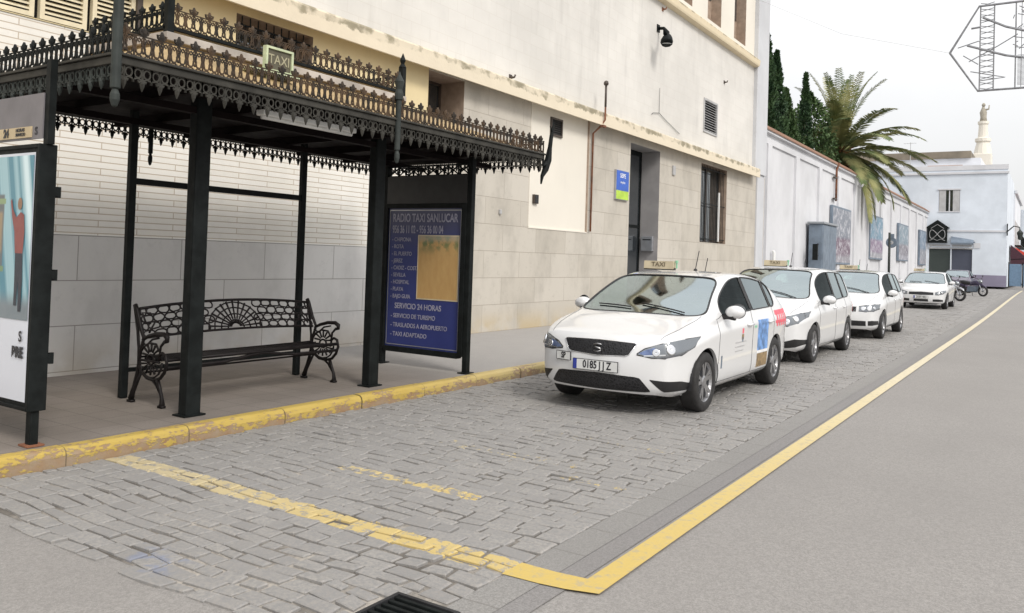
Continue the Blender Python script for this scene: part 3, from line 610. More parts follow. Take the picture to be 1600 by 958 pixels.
mb=MB(); wallx(mb,FX,3.1,20,FZ,10.3,M['bluewhite'],[(7.25,8.9,FZ,3.5,.3,M['white']),(5.6,7.15,FZ,3.5,.3,M['white']),(6.6,8.2,6.75,8.6,.3,M['white'])])
mb.quad((FX,3.1,FZ),(FX+14,3.1,FZ),(FX+14,3.1,10.3),(FX,3.1,10.3),M['bluewhite']); mb.quad((FX,20,FZ),(FX+14,20,FZ),(FX+14,20,10.3),(FX,20,10.3),M['bluewhite']);mb.quad((FX+14,3.1,FZ),(FX+14,20,FZ),(FX+14,20,10.3),(FX+14,3.1,10.3),M['bluewhite']); mb.quad((FX,3.1,10.3),(FX,20,10.3),(FX+14,20,10.3),(FX+14,3.1,10.3),M['white']); Q(mb,'wall',fixn=False)
mb=MB(); mb.box(FX-.12,FX+.3,3.0,20,9.95,10.12); mb.box(FX-.05,FX+.25,3.05,20,10.3,10.7); mb.box(FX-.08,FX,3.05,8.9,5.0,5.14); Q(mb,'cornice',M['white'])
mb=MB(); mb.box(FX-.05,FX,3.08,5.5,FZ,FZ+.95); Q(mb,'dado',M['dado'])
n=NB('rolling shutter'); p,x,y,z=n.pos(); fz=n.math('FRACT',n.math('MULTIPLY',z,9)); n.bump(fz,.8,.02); M['roller']=n.fin(n.mix(n.ramp(fz,.0,.25,.5,0),n.mix(n.ramp(y,7.1,7.3),(.075,.085,.12),(.045,.060,.055)),(.02,.02,.02)),.6)
for a,b in ((7.27,8.88),(5.62,7.13)):
    mb=MB(); mb.box(FX+.12,FX+.16,a,b,FZ,3.45); Q(mb,'rolling_shutter',M['roller'])
    mb=MB(); mb.box(FX-.06,FX+.1,a-.05,b+.05,3.5,3.62); mb.box(FX-.03,FX+.02,a,b,3.72,3.86); Q(mb,'lintel',M['pipegrey'])
mb=MB(); mb.poly([(FX-.04,5.4,4.0),(FX-.04,7.2,4.05),(FX-.04,7.2,4.5),(FX-.04,5.4,4.15)]); mb.box(FX-.5,FX,5.5,7.2,3.95,4.05); mb.poly([(FX-.5,5.5,4.05),(FX-.5,7.2,4.05),(FX,7.2,4.6),(FX,5.5,4.3)]); Q(mb,'awning',M['greymetal'])
t=thing('gabled_sign','dark gable shaped sign with pale scrollwork above the left rolling shutter','sign',(FX,8.25,4.0))
mb=MB()
pts=[(-.75,0),(.75,0),(.75,1.25),(.95,1.3),(0,2.0),(-.95,1.3),(-.75,1.25)]
mb.poly([(-.3,a,b) for a,b in pts]); mb.poly([(-.02,a,b) for a,b in pts])
for (a,b),(c,d_) in zip(pts,pts[1:]+pts[:1]): mb.quad((-.3,a,b),(-.02,a,b),(-.02,c,d_),(-.3,c,d_))
mb.build('board',M['iron'],t)
mb=MB(); mb.tube([(-.33,.6*math.cos(a),.75+.42*math.sin(2*a)*.9) for a in [i*PI/12 for i in range(25)]],.022,5); mb.tube([(-.33,-.6,.2),(-.33,-.3,.35),(-.33,0,.2),(-.33,.3,.35),(-.33,.6,.2)],.02,5); mb.tube([(-.33,-.5,1.25),(-.33,0,1.6),(-.33,.5,1.25)],.02,5); mb.build('scrollwork',M['pipegrey'],t)
t2=MB(); t2.box(FX-.06,FX,6.55,8.25,6.68,6.76); t2.box(FX-.08,FX,6.5,8.3,8.6,8.72); Q(t2,'sill',M['white'])
mb=MB()
for a,b in ((6.62,7.13),(7.67,8.18)):
    mb.box(FX-.03,FX+.03,a,b,6.78,8.58)
wn=Q(mb,'shutter',M['pipegrey'])
mb=MB(); mb.box(FX+.1,FX+.14,7.1,7.7,6.78,8.58); wn=Q(mb,'window',M['glassdark']); mb=MB(); mb.box(FX+.02,FX+.1,7.36,7.44,6.78,8.58); Q(mb,'mullion',M['white'],wn)
mb=MB(); mb.box(FX-.05,FX-.01,5.0,5.5,4.5-.9,4.5-.45); Q(mb,'wall_plate',M['white'])
# building behind with brown roof edge, statue tower and antenna
bk=thing('rear_building','low rear building with a brown tiled roof band behind the corner building','building',(88,8,0))
mb=MB(); mb.box(0,8,-2.4,9,.4,12.3); mb.build('wall',M['farwhite'],bk); mb=MB(); mb.box(-.3,8.3,-1.6,9.2,12.3,12.95); mb.build('roof',plain('weathered roof',(.20,.17,.13),.85,0,.3,.5),bk)
mb=MB(); mb.box(-5,-4.6,-1.3,1.5,10.3,11.1); mb.build('parapet',plain('terracotta parapet',(.42,.28,.22),.8),bk)
tw=thing('bell_tower','slender pale stone tower topped by a statue on the skyline','tower',(96,5.95,0))
mb=MB(); mb.box(-.9,.9,-.82,.82,.4,13.6); mb.poly([]) if False else None
mb.build('shaft',M['pale'],tw,bevel=.08)
mb=MB(); mb.lathe((0,0,0),[(.85,13.6),(.72,14.2),(.58,14.8),(.72,14.9),(.72,15.2),(.48,15.3),(.40,16.6),(.5,16.7),(.5,16.95),(.25,17.0)],12); mb.build('pedestal',M['pale'],tw)
mb=MB(); mb.tube([(0,0,16.95),(0,0,17.4),(0.02,.02,17.9),(0,.03,18.3),(0,.02,18.5)],[.34,.28,.33,.16,.10],10); mb.tube([(0,.02,18.45),(0,.0,18.65),(0,0,18.85)],[.1,.19,.08],10); mb.tube([(0,.1,18.1),(0,-.45,18.2),(0,-.5,18.6)],[.12,.09,.06],8); mb.build('statue',plain('weathered stone',(.36,.33,.27),.8),tw,smooth=True)
an=thing('roof_antenna','thin aerial mast on the rear roof','antenna',(85,11.2,10.3))
mb=MB(); mb.tube([(0,0,0),(0,0,3.3)],.03,5); mb.build('mast',M['pipegrey'],an); mb=MB(); mb.tube([(0,-.5,3.2),(0,.6,3.2)],.02,5)
for i in range(5): mb.tube([(-.25,-.4+i*.22,3.2),(.25,-.4+i*.22,3.2)],.015,4)
mb.build('aerial',M['pipegrey'],an)
# receding street houses
def house(x0,x1,y0,h,wm,label,seed,balc=True):
    t=thing('townhouse',label,'house',(x0,y0,FZ)); rr=random.Random(seed); L=x1-x0
    mb=MB(); hs=[]
    k=0; x=1.0
    while x<L-1.6:
        for fl in range(3):
            z0=.3 if fl==0 else 4.0+3.2*(fl-1)
            if z0+2.3<h-.5: hs.append((x,x+1.2,z0,z0+2.4,.2,M['brownreveal']))
        x+=2.6
    wally(mb,0,0,L,0,h,wm,hs); mb.quad((0,0,0),(0,10,0),(0,10,h),(0,0,h),wm); mb.quad((0,0,h),(L,0,h),(L,10,h),(0,10,h),wm); mb.quad((L,0,0),(L,10,0),(L,10,h),(L,0,h),wm); mb.build('wall',None,t,fixn=False)
    mb=MB(); mb.box(-.05,L+.05,-.2,.02,h-.3,h); mb.build('cornice',M['white'],t)
    for a,b,c,d,_,_2 in hs:
        mb=MB(); mb.box(a+.02,b-.02,.12,.18,c,d); wv=mb.build('window',M['glassdark'],t)
        if c>1 and balc:
            mb=MB(); mb.box(a-.2,b+.2,-.55,0,c-.15,c-.03); 
            for i in range(8): xx=a-.18+i*(b-a+.36)/7; mb.tube([(xx,-.53,c),(xx,-.53,c+1)],.02,4)
            mb.box(a-.2,b+.2,-.56,-.5,c+.98,c+1.03); mb.build('balcony',M['iron'],t)
    return t
house(FX+14.02,FX+32,3.0,9.3,M['farwhite'],'white balconied townhouse just past the corner building',1)
house(FX+32.3,FX+60,2.6,8.6,M['bluewhite'],'farthest pale townhouse down the street',2)
# blue gate, awning, street lamp at the far end
t=thing('blue_gate','blue grey metal gate panels beside the corner building','gate',(FX+.5,2.95,FZ))
for i in range(3):
    mb=MB(); mb.box(0,.08,-.95-i*1.0,-.02-i*1.0,.1,1.95); mb.build('leaf',plain('blue grey paint',(.14,.22,.32),.5),t,bevel=.02)
mb=MB()
for i in range(4): mb.box(-.04,.12,-.04-i*1.0-.02,.02-i*1.0,0,2.1)
mb.build('posts',M['iron'],t)
t=thing('red_awning','red shop awning down the side street at the right edge','awning',(FX+14,2.9,3.1))
mb=MB(); mb.poly([(0,0,1.0),(4,0,1.0),(4,-1.5,.1),(0,-1.5,.1)]); mb.poly([(0,-1.5,.1),(4,-1.5,.1),(4,-1.5,-.35),(0,-1.5,-.35)]); mb.poly([(0,0,1.0),(0,-1.5,.1),(0,-1.5,-.1),(0,0,-.1)]); mb.build('canopy',plain('red canvas',(.55,.05,.03),.8),t,fixn=False)
mb=MB(); mb.tube([(0,0,.1),(0,-1.5,.1)],.03,6); mb.tube([(4,0,.1),(4,-1.5,.1)],.03,6); mb.build('arm',M['iron'],t)
t=thing('street_lamp','ornate dark street lamp bracket on the corner of the far building','lamp',(FX-.1,2.9,5.0))
mb=MB(); mb.tube([(0,.2,0),(0,-.3,.5),(0,-.7,.4),(0,-.75,.1)],.05,6); mb.box(-.04,.04,.12,.2,-.3,.7); mb.build('bracket',M['iron'],t)
mb=MB(); mb.lathe((0,-.75,-.65),[(.05,0),(.16,.05),(.25,.55),(.28,.6),(.08,.8),(0,.85)],6); mb.build('lantern',M['iron2'],t)
t=thing('dark_blind','dark maroon shop blind above the blue gate','awning',(FX+5,2.98,2.6))
mb=MB(); mb.poly([(0,0,1.5),(5,0,1.5),(5,-1.3,.3),(0,-1.3,.3)]); mb.poly([(0,-1.3,.3),(5,-1.3,.3),(5,-1.3,-.3),(0,-1.3,-.3)]); mb.poly([(0,0,1.5),(0,-1.3,.3),(0,-1.3,-.3),(0,0,-.3)]); mb.build('canopy',plain('maroon canvas',(.06,.02,.03),.8),t,fixn=False)
mb=MB(); mb.tube([(0,0,.2),(0,-1.3,.3)],.03,6); mb.tube([(5,0,.2),(5,-1.3,.3)],.03,6); mb.build('arm',M['iron'],t)
def person(x,y,z,ry,label,top,bot):
    bm=bmesh.new(); sk=bm.verts.layers.skin.verify()
    pts=[(0,0,.95,.15),(0,0,1.2,.135),(0,0,1.42,.15),(0,0,1.52,.06),(0,0,1.62,.09),(0,.01,1.74,.085),(.0,.09,.9,.10),(.05,.1,.5,.07),(.02,.1,.08,.05),(-.10,.1,.03,.04),(0,-.09,.9,.10),(-.12,-.1,.5,.07),(.08,-.1,.1,.05),(-.03,-.1,.03,.04),(0,.2,1.42,.06),(0,.27,1.15,.045),(-.08,.27,.9,.035),(0,-.2,1.42,.06),(.03,-.27,1.15,.045),(-.1,-.25,.95,.035)]
    ed=[(0,1),(1,2),(2,3),(3,4),(4,5),(0,6),(6,7),(7,8),(8,9),(0,10),(10,11),(11,12),(12,13),(2,14),(14,15),(15,16),(2,17),(17,18),(18,19)]
    vs=[]
    for a,b,c,r_ in pts: v=bm.verts.new((a,b,c)); v[sk].radius=(r_,r_); vs.append(v)
    for a,b in ed: bm.edges.new((vs[a],vs[b]))
    vs[0][sk].use_root=True
    me=bpy.data.meshes.new('p'); bm.to_mesh(me); bm.free(); o=bpy.data.objects.new('person',me); COL.objects.link(o)
    o.modifiers.new('s','SKIN'); s=o.modifiers.new('d','SUBSURF'); s.levels=1; s.render_levels=1
    dg=bpy.context.evaluated_depsgraph_get(); m2=bpy.data.meshes.new_from_object(o.evaluated_get(dg)); o.modifiers.clear(); o.data=m2
    m2.materials.clear(); sk_=plain('skin',(.45,.28,.20),.6)
    for m in (top,bot,sk_,M['dark']): m2.materials.append(m)
    for p in m2.polygons:
        c=p.center; p.material_index=(3 if (c.z>1.68 or (c.z>1.58 and c.x>.02)) else 2 if c.z>1.49 else 0 if c.z>.93 else 3 if c.z<.08 else 1); p.use_smooth=True
        if abs(c.y)>.2 and c.z<1.0: p.material_index=2
    o.location=(x,y,z); o.rotation_euler=(0,0,ry); tag(o,label,'person'); return o
0 and person(77.5,2.75,gz(77)+.0,.3,'person in dark clothes walking at the far street corner','' or plain('maroon top',(.16,.03,.05),.8),plain('dark trousers',(.03,.03,.04),.8))
0 and person(79.0,1.9,gz(79)+.0,2.6,'person in grey top standing by the blue gate',plain('grey top',(.12,.12,.14),.8),plain('navy trousers',(.03,.04,.07),.8))
# ------------------------------------------------------------------ vegetation
def leafmat(name,a,b,sc_=1.5):
    n=NB(name); p,x,y,z=n.pos(); f=n.noise(sc_,detail=4); g=n.node('ShaderNodeNewGeometry'); 
    col=n.mix(n.ramp(f,.35,.65),a,b); n.fin(col,.6,spec=.3)
    return n.m
M['cyp']=leafmat('cypress leaf',(.018,.045,.018),(.05,.095,.035)); M['evg']=leafmat('evergreen leaf',(.03,.065,.02),(.08,.13,.045)); M['bark']=plain('bark',(.12,.09,.06),.9,bump=.4)
M['frond']=leafmat('palm frond',(.10,.14,.05),(.31,.30,.13),1.0); M['olddate']=plain('dry palm fibre',(.30,.13,.05),.9,0,.4,5)
def cone_tree(x,y,top,rad,label,cat,mat,n=7000,seed=1,base=1.0,zb=.13,sh=.9,leaf=.14):
    rr=random.Random(seed); H=top-zb
    t=thing('cypress_tree' if cat=='cypress' else 'evergreen_tree',label,cat if cat!='cypress' else 'tree',(x,y,zb))
    mb=MB(); mb.tube([(0,0,0),(.03,0,H*.4),(0,.04,H*.9)],[.2,.13,.03],8); mb.build('trunk',M['bark'],t)
    mb=MB(); lob=[(rr.uniform(0,2*PI),rr.uniform(.15,.95),rr.uniform(.1,.35)) for _ in range(40)]
    for i in range(n):
        h=rr.random()**.85; a=rr.uniform(0,2*PI)
        prof=(math.sin(min(1,h*2.2)*PI/2) if h<.45 else 1)*(1-h)**sh*1.35 if cat=='cypress' else math.sin(PI*min(1,(h*.9+.12)))**.6
        k=1
        for la,lh,lr in lob:
            dd=abs(((a-la+PI)%(2*PI))-PI)*.5+abs(h-lh)*2.2
            if dd<.35: k=max(k,1+lr*(1-dd/.35)*1.6)
        r_=rad*prof*k*(rr.random()**.35)*rr.uniform(.75,1.02); z=base+h*(H-base)
        c=Vector((r_*math.cos(a),r_*math.sin(a),z)); d1=Vector((math.cos(a)*.4+rr.gauss(0,.35),math.sin(a)*.4+rr.gauss(0,.35),rr.uniform(.3,1.0) if cat=='cypress' else rr.uniform(-.6,.8))).normalized()
        d2=d1.cross(Vector((rr.gauss(0,1),rr.gauss(0,1),rr.gauss(0,1)))).normalized(); l=rr.uniform(.7,1.5)*leaf; w_=l*.32
        mb.quad(c-d2*w_*.5,c+d1*l*.5-d2*w_,c+d1*l,c+d1*l*.5+d2*w_,None)
    mb.build('crown',mat,t,fixn=False)
cone_tree(37.6,11.0,12.1,1.0,'tallest dark cypress right beside the cream building','cypress',M['cyp'],9000,1)
cone_tree(39.5,11.1,11.8,1.25,'second dark cypress, a little right of the tallest one','cypress',M['cyp'],9000,2)
cone_tree(41.6,11.2,10.4,1.7,'shorter bushy cypress to the right of the two tall ones','cypress',M['evg'],9000,3)
cone_tree(44.7,11.0,11.8,.75,'slim dark cypress spire standing alone left of the palm','cypress',M['cyp'],6000,4)
cone_tree(47.4,11.4,11.3,1.9,'rounded green evergreen behind the wall next to the palm','tree',M['evg'],9000,5,leaf=.16)
cone_tree(43.4,12.0,9.8,1.7,'low green evergreen tree between the cypresses behind wall','tree',M['evg'],7000,6,leaf=.16)
# palm
PX,PY,PZ=51.0,10.55,8.55
palm=thing('palm_tree','large date palm with arching fronds hanging over the white wall','tree',(PX,PY,.13))
mb=MB(); zs=[i*.35 for i in range(25)]; mb.tube([(0,0,z) for z in zs],[.42+(.05 if i%2 else 0)-.004*i for i in range(25)],14); mb.build('trunk',M['bark'],palm)
mb=MB(); rr=random.Random(9)
for i in range(160):
    a=rr.uniform(0,2*PI); e=rr.uniform(-.7,.7); mb.tube([(0.25*math.cos(a),.25*math.sin(a),8.0+e*.4),(.75*math.cos(a)*rr.uniform(.7,1.3),.75*math.sin(a)*rr.uniform(.7,1.3),7.9+e)],[.05,.02],4)
mb.build('crown_base',M['olddate'],palm)
for i in range(66):
    a=i*2.399+rr.uniform(-.2,.2); el=R((86-i*.6 if i<16 else 84-i*2.0)+rr.uniform(-6,6)); Lf=rr.uniform(4.3,5.2); mb=MB()
    pts=[];p=Vector((.2*math.cos(a),.2*math.sin(a),8.25)); e=el; N=16
    sag=rr.uniform(.015,.055) if i<14 else rr.uniform(.05,.08)
    for k in range(N+1):
        pts.append(p.copy()); p=p+Vector((math.cos(a)*math.cos(e),math.sin(a)*math.cos(e),math.sin(e)))*(Lf/N); e-=sag*(.5+k/N)
        e=max(e,-1.45)
    mb.tube(pts,[.04*(1-k/(N+1))+.006 for k in range(N+1)],4)
    sd=Vector((-math.sin(a),math.cos(a),0)); M_=3 if i<16 else 5
    for k in range(2,N):
        for q in range(M_):
            f_=q/M_; b=pts[k].lerp(pts[k+1],f_); tdir=(pts[k+1]-pts[k]).normalized(); up=sd.cross(tdir)
            tt=(k+f_)/N; ll=(.46 if i<16 else .62)*math.sin(PI*min(1,tt*.80+.18))**.6+.10
            for s_ in (-1,1):
                dr_=(sd*s_*.75+tdir*.65+up*.25*(-1 if up.z<0 else 1)+Vector((0,0,-.15-rr.random()*.25))).normalized(); wv=tdir*(.036 if i<16 else .045)
                tip=b+dr_*ll+Vector((0,0,-.12*ll)); mb.poly([b-wv*.6,b+wv*.6,b+dr_*ll*.5+wv,tip,b+dr_*ll*.5-wv])
    mb.build('frond',M['frond'],palm,fixn=False)
# ------------------------------------------------------------------ shelter
SX0,SX1,SY0,SY1=3.19,8.92,5.40,8.16
M['fasciairon']=plain('brownish fascia iron',(.040,.038,.032),.6,0,.35,5,spec=.25,bump=.2)
sh=thing('taxi_shelter','ornate dark iron taxi shelter with lace crest and fringe on the pavement','shelter',(5.6,6.78,KERB))
O=Vector((5.6,6.78,KERB))
def S(mb,name,mat,parent=None,**k):
    mb.xf(Matrix.Translation(-O)); return mb.build(name,mat,parent if parent is not None else sh,**k)
for (x,y,w_) in ((4.47,6.22,.075),(6.73,6.22,.075)):
    mb=MB(); mb.box(x-w_,x+w_,y-w_*.75,y+w_*.75,KERB,2.95); o=S(mb,'front_post',M['iron'],bevel=.012)
    mb=MB(); mb.box(x-w_-.03,x+w_+.03,y-w_*.75-.03,y+w_*.75+.03,KERB,KERB+.012); mb.xf(Matrix.Translation(-O)); mb.build('foot_plate',M['iron'],sh)
for x in (4.56,6.71):
    mb=MB(); mb.box(x-.035,x+.035,7.34,7.40,KERB,2.95); S(mb,'rear_post',M['iron'],bevel=.006)
mb=MB(); mb.box(4.595,6.675,7.35,7.39,2.17,2.23); S(mb,'rear_rail',M['iron'],bevel=.004)
mb=MB(); mb.box(4.595,6.675,7.355,7.385,.37,.41); S(mb,'lower_rail',M['iron'],bevel=.004)
# roof: fascia, boarding, hipped sheet, raised tier
mb=MB(); z0,z1=2.84,2.895
mb.box(SX0,SX1,SY0,SY0+.05,z0,z1); mb.box(SX0,SX1,SY1-.05,SY1,z0,z1); mb.box(SX0,SX0+.05,SY0+.05,SY1-.05,z0,z1); mb.box(SX1-.05,SX1,SY0+.05,SY1-.05,z0,z1)
mb.box(SX0-.02,SX1+.02,SY0-.02,SY0+.03,z1,z1+.02); mb.box(SX0-.02,SX0+.03,SY0+.03,SY1,z1,z1+.02); mb.box(SX1-.03,SX1+.02,SY0+.03,SY1,z1,z1+.02)
S(mb,'fascia',M['fasciairon'],bevel=.006)
mb=MB(); mb.box(SX0+.05,SX1-.05,SY0+.05,SY1-.05,2.875,2.89)
for i in range(1,7): x=SX0+i*(SX1-SX0)/7; mb.box(x-.03,x+.03,SY0+.05,SY1-.05,2.80,2.874)
for y in (6.22,7.37): mb.box(SX0+.05,SX1-.05,y-.04,y+.04,2.74,2.797)
S(mb,'ceiling',M['roofunder'])
TX0,TX1,TY0,TY1,TZ=4.1,7.05,6.2,7.36,3.36
mb=MB(); a=[(SX0+.06,SY0+.06,2.915),(SX1-.06,SY0+.06,2.915),(SX1-.06,SY1-.06,2.915),(SX0+.06,SY1-.06,2.915)]; b=[(TX0,TY0,3.28),(TX1,TY0,3.28),(TX1,TY1,3.28),(TX0,TY1,3.28)]
for i in range(4): j=(i+1)%4; mb.quad(a[i],a[j],b[j],b[i])
c=[(x,y,3.44) for x,y,_ in b]
for i in range(4): j=(i+1)%4; mb.quad(b[i],b[j],c[j],c[i])
mb.poly(c); S(mb,'roof_sheet',M['roofsheet'])
mb=MB(); mb.box(TX0-.04,TX1+.04,TY0-.05,TY0,3.30,3.37); mb.box(TX0-.05,TX0,TY0,TY1,3.30,3.37); mb.box(TX1,TX1+.05,TY0,TY1,3.30,3.37); S(mb,'tier_moulding',M['moulding'],bevel=.005)
def crest_unit(w_,h):
    m=MB(); T=.0072
    m.tube([(-w_*.5,0,h*.70),(w_*.5,0,h*.70)],T*.9,4)
    for s in (-1,1):
        m.tube([(s*w_*.25+w_*.2*math.cos(q),0,h*.36+h*.27*math.sin(q)) for q in [k*PI/4 for k in range(8)]],T,4,closed=True)
        m.tube([(s*w_*.5,0,0),(s*w_*.25,0,h*.14),(0,0,0)],T*.9,4)
        m.tube([(s*w_*.5,0,h*.70),(s*w_*.25,0,h*.50),(0,0,h*.70)],T*.8,4)
        m.tube([(0,0,h*.14),(s*w_*.1,0,h*.30),(0,0,h*.48)],T*.8,4)
        m.tube([(0,0,h*.72),(s*w_*.20,0,h*.78),(s*w_*.25,0,h*.87),(s*w_*.12,0,h*.88)],[T*1.2,T*1.5,T*1.3,T*.7],4)
    m.tube([(w_*.5,0,0),(w_*.5,0,h*.70),(w_*.5,0,h*.68)],[T,T,T*1.3],4)
    m.tube([(0,0,h*.5),(0,0,h*.62),(0,0,h*.80),(0,0,h*.9),(0,0,h)],[T,T,T*2.6,T*2.3,T*1.1],5)
    return m
def drop_unit(w_,h):
    m=MB(); T=.008
    m.tube([(-w_*.5,0,-h*.5),(-w_*.25,0,-h*.44),(0,0,-h*.52),(w_*.25,0,-h*.44),(w_*.5,0,-h*.5)],T,4)
    for s in (-1,1):
        m.tube([(s*w_*.25+w_*.19*math.cos(q),0,-h*.24+h*.19*math.sin(q)) for q in [k*PI/4 for k in range(8)]],T*.9,4,closed=True)
        m.tube([(s*w_*.5,0,0),(s*w_*.5,0,-h*.5),(s*w_*.5,0,-h*.64)],[T,T,T*1.3],4)
        m.tube([(0,0,-h*.5),(s*w_*.2,0,-h*.60),(s*w_*.24,0,-h*.52)],[T*1.3,T*1.4,T*.6],4)
    m.tube([(0,0,0),(0,0,-h*.5),(0,0,-h*.66),(0,0,-h*.80),(0,0,-h)],[T,T,T*2.5,T*2.0,T*.4],5)
    return m
def run(unit,p0,p1,n,name,mat,parent=None,skip=None):
    p0,p1=Vector(p0),Vector(p1); d=(p1-p0); L=d.length; d.normalize(); mb=MB()
    for i in range(n):
        c=p0+d*(L*(i+.5)/n)
        if skip and skip(c): continue
        mx=Matrix.Translation(c)@Matrix(((d.x,-d.y,0,0),(d.y,d.x,0,0),(0,0,1,0),(0,0,0,1)))
        k=len(mb.v); mb.v+=[tuple(mx@Vector(v)) for v in unit.v]; mb.f+=[tuple(a+k for a in f) for f in unit.f]; mb.mi+=[0]*len(unit.f)
    r0=p0+Vector((0,0,0));
    return S(mb,name,mat,parent)
nx=41; ny=20; cu=crest_unit((SX1-SX0)/nx,.225); du=drop_unit((SX1-SX0)/nx,.165)
run(cu,(SX0,SY0+.02,2.912),(SX1,SY0+.02,2.912),nx,'crest',M['rustiron'])
run(cu,(SX0+.02,SY0,2.912),(SX0+.02,SY1,2.912),ny,'crest',M['iron']); run(cu,(SX1-.02,SY0,2.912),(SX1-.02,SY1,2.912),ny,'crest',M['rustiron']); run(cu,(SX0,SY1-.02,2.912),(SX1,SY1-.02,2.912),nx,'crest',M['rustiron'])
run(du,(SX0,SY0+.02,2.84),(SX1,SY0+.02,2.84),nx,'fringe',M['fasciairon']); run(du,(SX0+.02,SY0,2.84),(SX0+.02,SY1,2.84),ny,'fringe',M['iron2']); run(du,(SX1-.02,SY0,2.84),(SX1-.02,SY1,2.84),ny,'fringe',M['iron']); run(du,(SX0,SY1-.02,2.84),(SX1,SY1-.02,2.84),nx,'fringe',M['iron'])
cu2=crest_unit(.155,.215)
mbx=MB(); mbx.box(TX0,TX1,TY0-.03,TY0+.01,3.40,3.425); mbx.box(TX0,TX1,TY1-.01,TY1+.03,3.40,3.425); mbx.box(TX0-.03,TX0+.01,TY0,TY1,3.40,3.425); mbx.box(TX1-.01,TX1+.03,TY0,TY1,3.40,3.425); S(mbx,'tier_rail',M['iron'])
run(cu2,(TX0,TY0-.01,3.425),(TX1,TY0-.01,3.425),19,'tier_crest',M['rustiron']); run(cu2,(TX0-.01,TY0,3.425),(TX0-.01,TY1,3.425),8,'tier_crest',M['iron']); run(cu2,(TX1+.01,TY0,3.425),(TX1+.01,TY1,3.425),8,'tier_crest',M['iron'])
for x in (TX0,TX1):
    mb=MB(); mb.box(x-.03,x+.03,TY0-.04,TY0+.02,3.36,3.70); mb.tube([(x,TY0-.01,3.70),(x,TY0-.01,3.74),(x,TY0-.01,3.78),(x,TY0-.01,3.86)],[.045,.02,.035,.004],8); S(mb,'tier_post',M['iron'])
# pendants and finials
def pend(x,y,r,ztop,zbot,name='pendant',mat=None,lean=0):
    mb=MB(); pr=[(r*1.5,ztop-.28),(r*1.5,ztop-.22),(r*1.1,ztop-.18),(r*1.7,ztop-.10),(r*.6,ztop-.04),(0.003,ztop)]
    prof=[(.003,zbot),(r*.55,zbot+.01),(r*.95,zbot+.05),(r*.95,zbot+.09),(r*.55,zbot+.125),(r*1.0,zbot+.135),(r,zbot+.16),(r,ztop-.28)]+pr
    mb.lathe((x,y,0),prof,14); return S(mb,name,mat or M['iron2'],smooth=False)
pend(SX0,SY0,.034,3.62,2.53); pend(6.1,SY0-.01,.028,3.38,2.47)
pend(SX0,SY1,.034,3.62,2.53,mat=M['iron']); pend(5.25,SY1,.024,3.2,2.45,mat=M['iron'])
# scrolled bracket on the right front corner
mb=MB(); mb.tube([(9.09,SY0-.02,3.34),(9.04,SY0-.02,3.16),(9.01,SY0-.02,3.0),(8.98,SY0-.02,2.85),(8.92,SY0-.02,2.72),(8.84,SY0-.02,2.62),(8.82,SY0-.02,2.52)],[.008,.028,.032,.05,.045,.026,.012],6); mb.tube([(8.95,SY0-.02,2.80),(8.86,SY0-.02,2.76),(8.84,SY0-.02,2.84)],[.04,.02,.01],6); mb.tube([(9.06,SY0-.02,3.2),(9.0,SY0-.02,3.28)],[.025,.006],6); S(mb,'corner_bracket',M['iron'])
mb=MB(); mb.tube([(SX1,SY1,3.3),(SX1,SY1,2.6)],[.02,.02],6); S(mb,'corner_bracket',M['iron'])
# fluorescent batten under the roof
t=thing('strip_light','white strip light fixed under the shelter roof','lamp',(5.20,5.66,2.73))
mb=MB(); mb.box(-.56,.56,-.05,.05,0,.05); mb.build('housing',M['whitepl'],t,bevel=.008); mb=MB(); mb.tube([(-.54,0,-.012),(.54,0,-.012)],.018,10); mb.build('tube',M['whitepl'],t,smooth=True)
# green framed taxi sign lying on the roof
t=thing('taxi_sign','small pale green and cream TAXI sign on the shelter roof','sign',(4.97,5.84,3.155))
mb=MB(); 
for a,b,c,d in ((-.19,-.165,.02,.29),(.165,.19,.02,.29),(-.165,.165,.02,.045),(-.165,.165,.265,.29)): mb.box(a,b,-.03,.03,c,d)
mb.build('frame',M['green'],t); mb=MB(); mb.box(-.165,.165,-.01,.01,.045,.265); mb.build('panel',plain('sign dark panel',(.10,.09,.06),.6),t)
mb=MB(); mb.box(-.42,.24,-.09,.09,-.02,.02); mb.tube([(-.15,0,-.02),(-.15,0,-.08)],.015,6); mb.tube([(.15,0,-.02),(.15,0,-.08)],.015,6); mb.build('base',M['green'],t,bevel=.01)
join_text([('TAXI',.145,face_negy(0,-.014,.155),'CENTER',.92,.001)],'lettering',plain('sign cream',(.36,.33,.22),.5),t); t.scale=(.82,.82,.82)
# ------------------------------------------------------------------ advert panel on the left
A=thing('advertising_panel','lit style advert panel with cyan photo and white lower half, left of shelter','advertising panel',(3.08,6.7,KERB)); AO=Vector((3.08,6.7,KERB))
def B_(mb,name,mat=None,parent=None,**k): mb.xf(Matrix.Translation(-AO)); return mb.build(name,mat,parent if parent is not None else A,**k)
mb=MB(); mb.box(3.03,3.13,6.04,7.42,.40,2.27); B_(mb,'case',M['iron'],bevel=.01)
mb=MB(); 
for a,b,c,d in ((6.02,6.05,.38,2.29),(7.41,7.44,.38,2.29),(6.05,7.41,.38,.41),(6.05,7.41,2.26,2.29)): mb.box(3.015,3.145,a,b,c,d)
B_(mb,'frame',M['iron'],bevel=.006)
for z in (.75,1.35,1.95): 
    mb=MB(); mb.tube([(3.17,6.035,z-.04),(3.17,6.035,z+.04)],.018,8); mb.box(3.14,3.17,6.02,6.05,z-.03,z+.03); B_(mb,'hinge',M['iron'])
for y in (6.04,7.34):
    mb=MB(); mb.box(3.05,3.11,y,y+.07,KERB,.38); B_(mb,'leg',M['iron'],bevel=.006); mb=MB(); mb.box(3.02,3.14,y-.03,y+.10,KERB,KERB+.012); B_(mb,'foot_plate',M['rust'])
